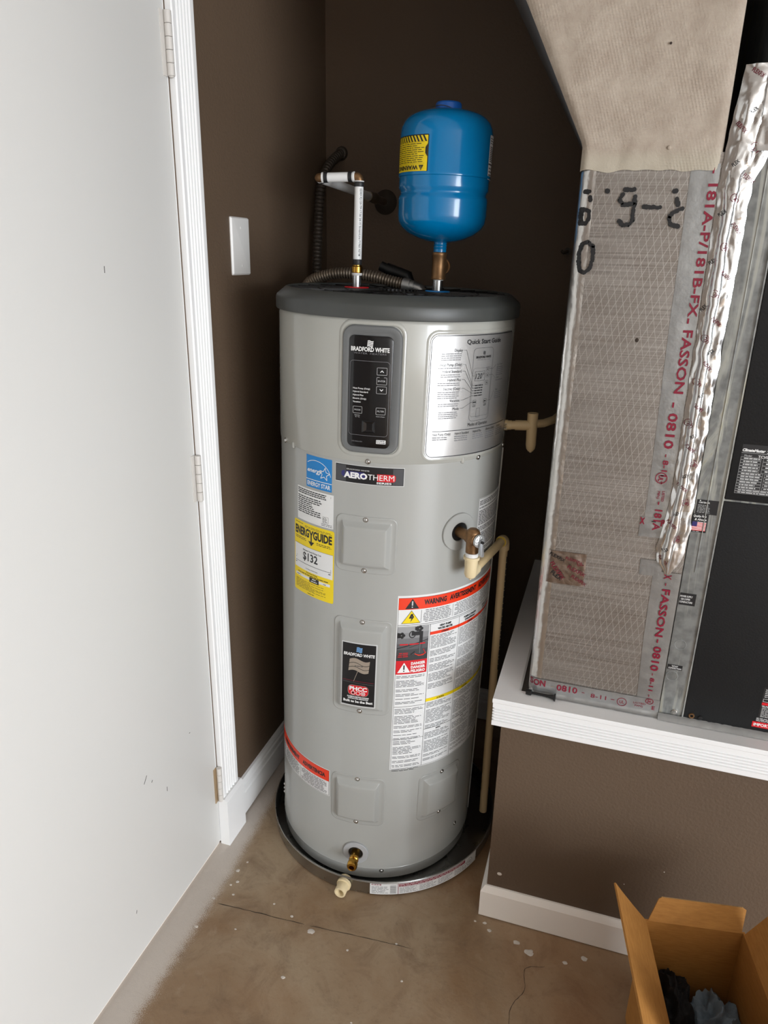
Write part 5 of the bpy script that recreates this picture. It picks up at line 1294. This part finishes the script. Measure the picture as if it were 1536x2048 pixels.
# black plastic bolt lying on the ledge
zb = .665 + .0078
bt = thing('plastic_bolt', 'black plastic bolt lying on the white ledge', 'bolt', (-.065, 1.470, .665))
pa, pb = Vector((-.0990, 1.4755, zb - .0005)), Vector((-.0330, 1.4700, zb + .0012)); bd = (pb - pa).normalized()
part(bt, 'head', MB().sweep([pa, pa + bd * .012, pa + bd * .013], [.0070, .0070, .0055], 8), M_BLACK)
part(bt, 'shaft', MB().sweep([pa + bd * .010, pb - bd * .016, pb - bd * .004, pb - bd * .001], [.0030, .0033, .0055, .0085], 14), M_BLACK)
part(bt, 'flange', MB().sweep([pb - bd * .0015, pb + bd * .0012], [.0088, .0088], 20), M_BLACK)

# ------------------------------------------------------------------ cardboard box with rags
ba = R(9.3); BC1 = Vector((.211, 1.273, 0)); bx_ = Vector((math.cos(ba), math.sin(ba), 0)); by_ = Vector((math.sin(ba), -math.cos(ba), 0))   # along back wall, toward camera
BW, BD, BH, T = .196, .300, .300, .004
def BX(u, w_, z): return BC1 + bx_ * u + by_ * w_ + Vector((0, 0, z))
box = thing('cardboard_box', 'open brown cardboard box on the floor with flaps up', 'box', tuple(BX(BW / 2, BD / 2, 0)))
def slab(name, pts, nrm_, t=T, label=None):
    pts = [Vector(p_) for p_ in pts]; n_ = Vector(nrm_).normalized() * t; n = len(pts)
    b = MB(); b.add(pts + [p_ + n_ for p_ in pts], [tuple(range(n)), tuple(range(n, 2 * n))[::-1]] + [(i, (i + 1) % n, n + (i + 1) % n, n + i) for i in range(n)]); return part(box, name, b, M_CARD, label, smooth=False)
slab('box_bottom', [BX(0, 0, .002), BX(BW, 0, .002), BX(BW, BD, .002), BX(0, BD, .002)], (0, 0, 1))
slab('box_wall', [BX(0, 0, .002), BX(BW, 0, .002), BX(BW, 0, BH), BX(0, 0, BH)], -by_)
slab('box_wall', [BX(0, BD, .002), BX(BW, BD, .002), BX(BW, BD, BH), BX(0, BD, BH)], by_)
slab('box_wall', [BX(0, -T, .002), BX(0, BD + T, .002), BX(0, BD + T, BH), BX(0, -T, BH)], -bx_)
slab('box_wall', [BX(BW, -T, .002), BX(BW, BD + T, .002), BX(BW, BD + T, BH), BX(BW, -T, BH)], bx_)
# flaps: left leans out, back leans out a little, right stands, front leans toward the camera
def fl(u, w_, du, dw, dz): return BX(u, w_, BH) + bx_ * du + by_ * dw + Vector((0, 0, dz))
lo_ = Vector((0, 0, 1)) - bx_ * -.9
slab('flap', [fl(0, .0, 0, 0, 0), fl(0, BD, 0, 0, 0), fl(0, BD, -.070, 0, .078), fl(0, -.014, -.071, 0, .0785), fl(0, -.010, -.055, 0, .060), fl(0, -.004, -.030, 0, .033)], (bx_ * -.74 + Vector((0, 0, -.67))), T, 'torn left flap')
fb = slab('flap', [fl(.004, 0, 0, 0, 0), fl(BW - .003, 0, 0, 0, 0), fl(BW + .010, 0, 0, -.030, .033), fl(BW + .004, 0, 0, -.032, .036), fl(.034, 0, 0, -.032, .036), fl(.028, 0, 0, -.030, .033)], -by_ * .8 + Vector((0, 0, -.55)))
slab('flap', [fl(BW, .004, 0, 0, 0), fl(BW, BD, 0, 0, 0), fl(BW, BD, .052, 0, .085), fl(BW, .004, .052, 0, .085)], bx_ * .85 + Vector((0, 0, -.52)))
slab('flap', [fl(.010, BD, 0, 0, 0), fl(BW - .004, BD, 0, 0, 0), fl(BW - .010, BD, 0, -.010, .098), fl(.030, BD, 0, -.010, .098), fl(.018, BD, 0, -.009, .088)], by_)
# corrugation on the top edge of the back flap
b = MB(); e0_, e1_ = fl(.034, 0, 0, -.032, .0362), fl(BW + .004, 0, 0, -.032, .0362); nn = (-by_ * .8 + Vector((0, 0, -.55))).normalized()
for k in range(56):
    c0 = e0_.lerp(e1_, (k + .1) / 56); c1 = e0_.lerp(e1_, (k + .65) / 56); b.add([c0, c1, c1 + nn * T, c0 + nn * T, c0 + Vector((0, 0, .0016)), c1 + Vector((0, 0, .0016)), c1 + nn * T + Vector((0, 0, .0016)), c0 + nn * T + Vector((0, 0, .0016))], [(0, 1, 5, 4), (1, 2, 6, 5), (2, 3, 7, 6), (3, 0, 4, 7), (4, 5, 6, 7)])
part(fb, 'corrugated_edge', b, mat('pale_corrugation', (196, 164, 116), .85), smooth=False)

def rag(name, cx, cw, z0, rx, ry, rz, seed, m_, label, nf=1.7, amp=.5, lim=(.003, .193)):
    b = MB(); NU, NV_ = 96, 60; vs = []; cen = BX(cx, cw, z0)
    for j in range(NV_ + 1):
        th = math.pi * j / NV_
        for i in range(NU):
            ph = 2 * math.pi * i / NU; d_ = Vector((math.sin(th) * math.cos(ph), math.sin(th) * math.sin(ph), math.cos(th)))
            k = 1 + amp * (.5 - abs(noise.noise(d_ * nf + Vector((seed, 0, 0)))) * 1.6) + amp * .35 * (.3 - abs(noise.noise(d_ * nf * 2.4 + Vector((0, seed, 0))))) + amp * .10 * noise.noise(d_ * nf * 5 + Vector((0, 0, seed)))
            v = Vector((d_.x * rx * k, d_.y * ry * k, d_.z * rz * k)); p_ = cen + v; p_.z = max(p_.z, .0075); du = (p_ - BC1).dot(bx_); dw = (p_ - BC1).dot(by_); p_ += bx_ * (max(lim[0], min(lim[1], du)) - du) + by_ * (max(.003, min(BD - .003, dw)) - dw); vs.append(p_)
    b.add(vs, [(j * NU + i, j * NU + (i + 1) % NU, (j + 1) * NU + (i + 1) % NU, (j + 1) * NU + i) for j in range(NV_) for i in range(NU)])
    return single(name, b, m_, label, 'rag', tuple(BX(cx, cw, .0065)), angle=70)
rag('crumpled_rag', .146, .085, .090, .052, .066, .086, 3.0, M_RAG, 'crumpled grey-blue cloth in the cardboard box', lim=(.101, .193))
rag('dark_rag', .060, .058, .095, .046, .062, .092, 8.0, M_DARKRAG, 'black crumpled cloth in the back of the box', lim=(.003, .099))
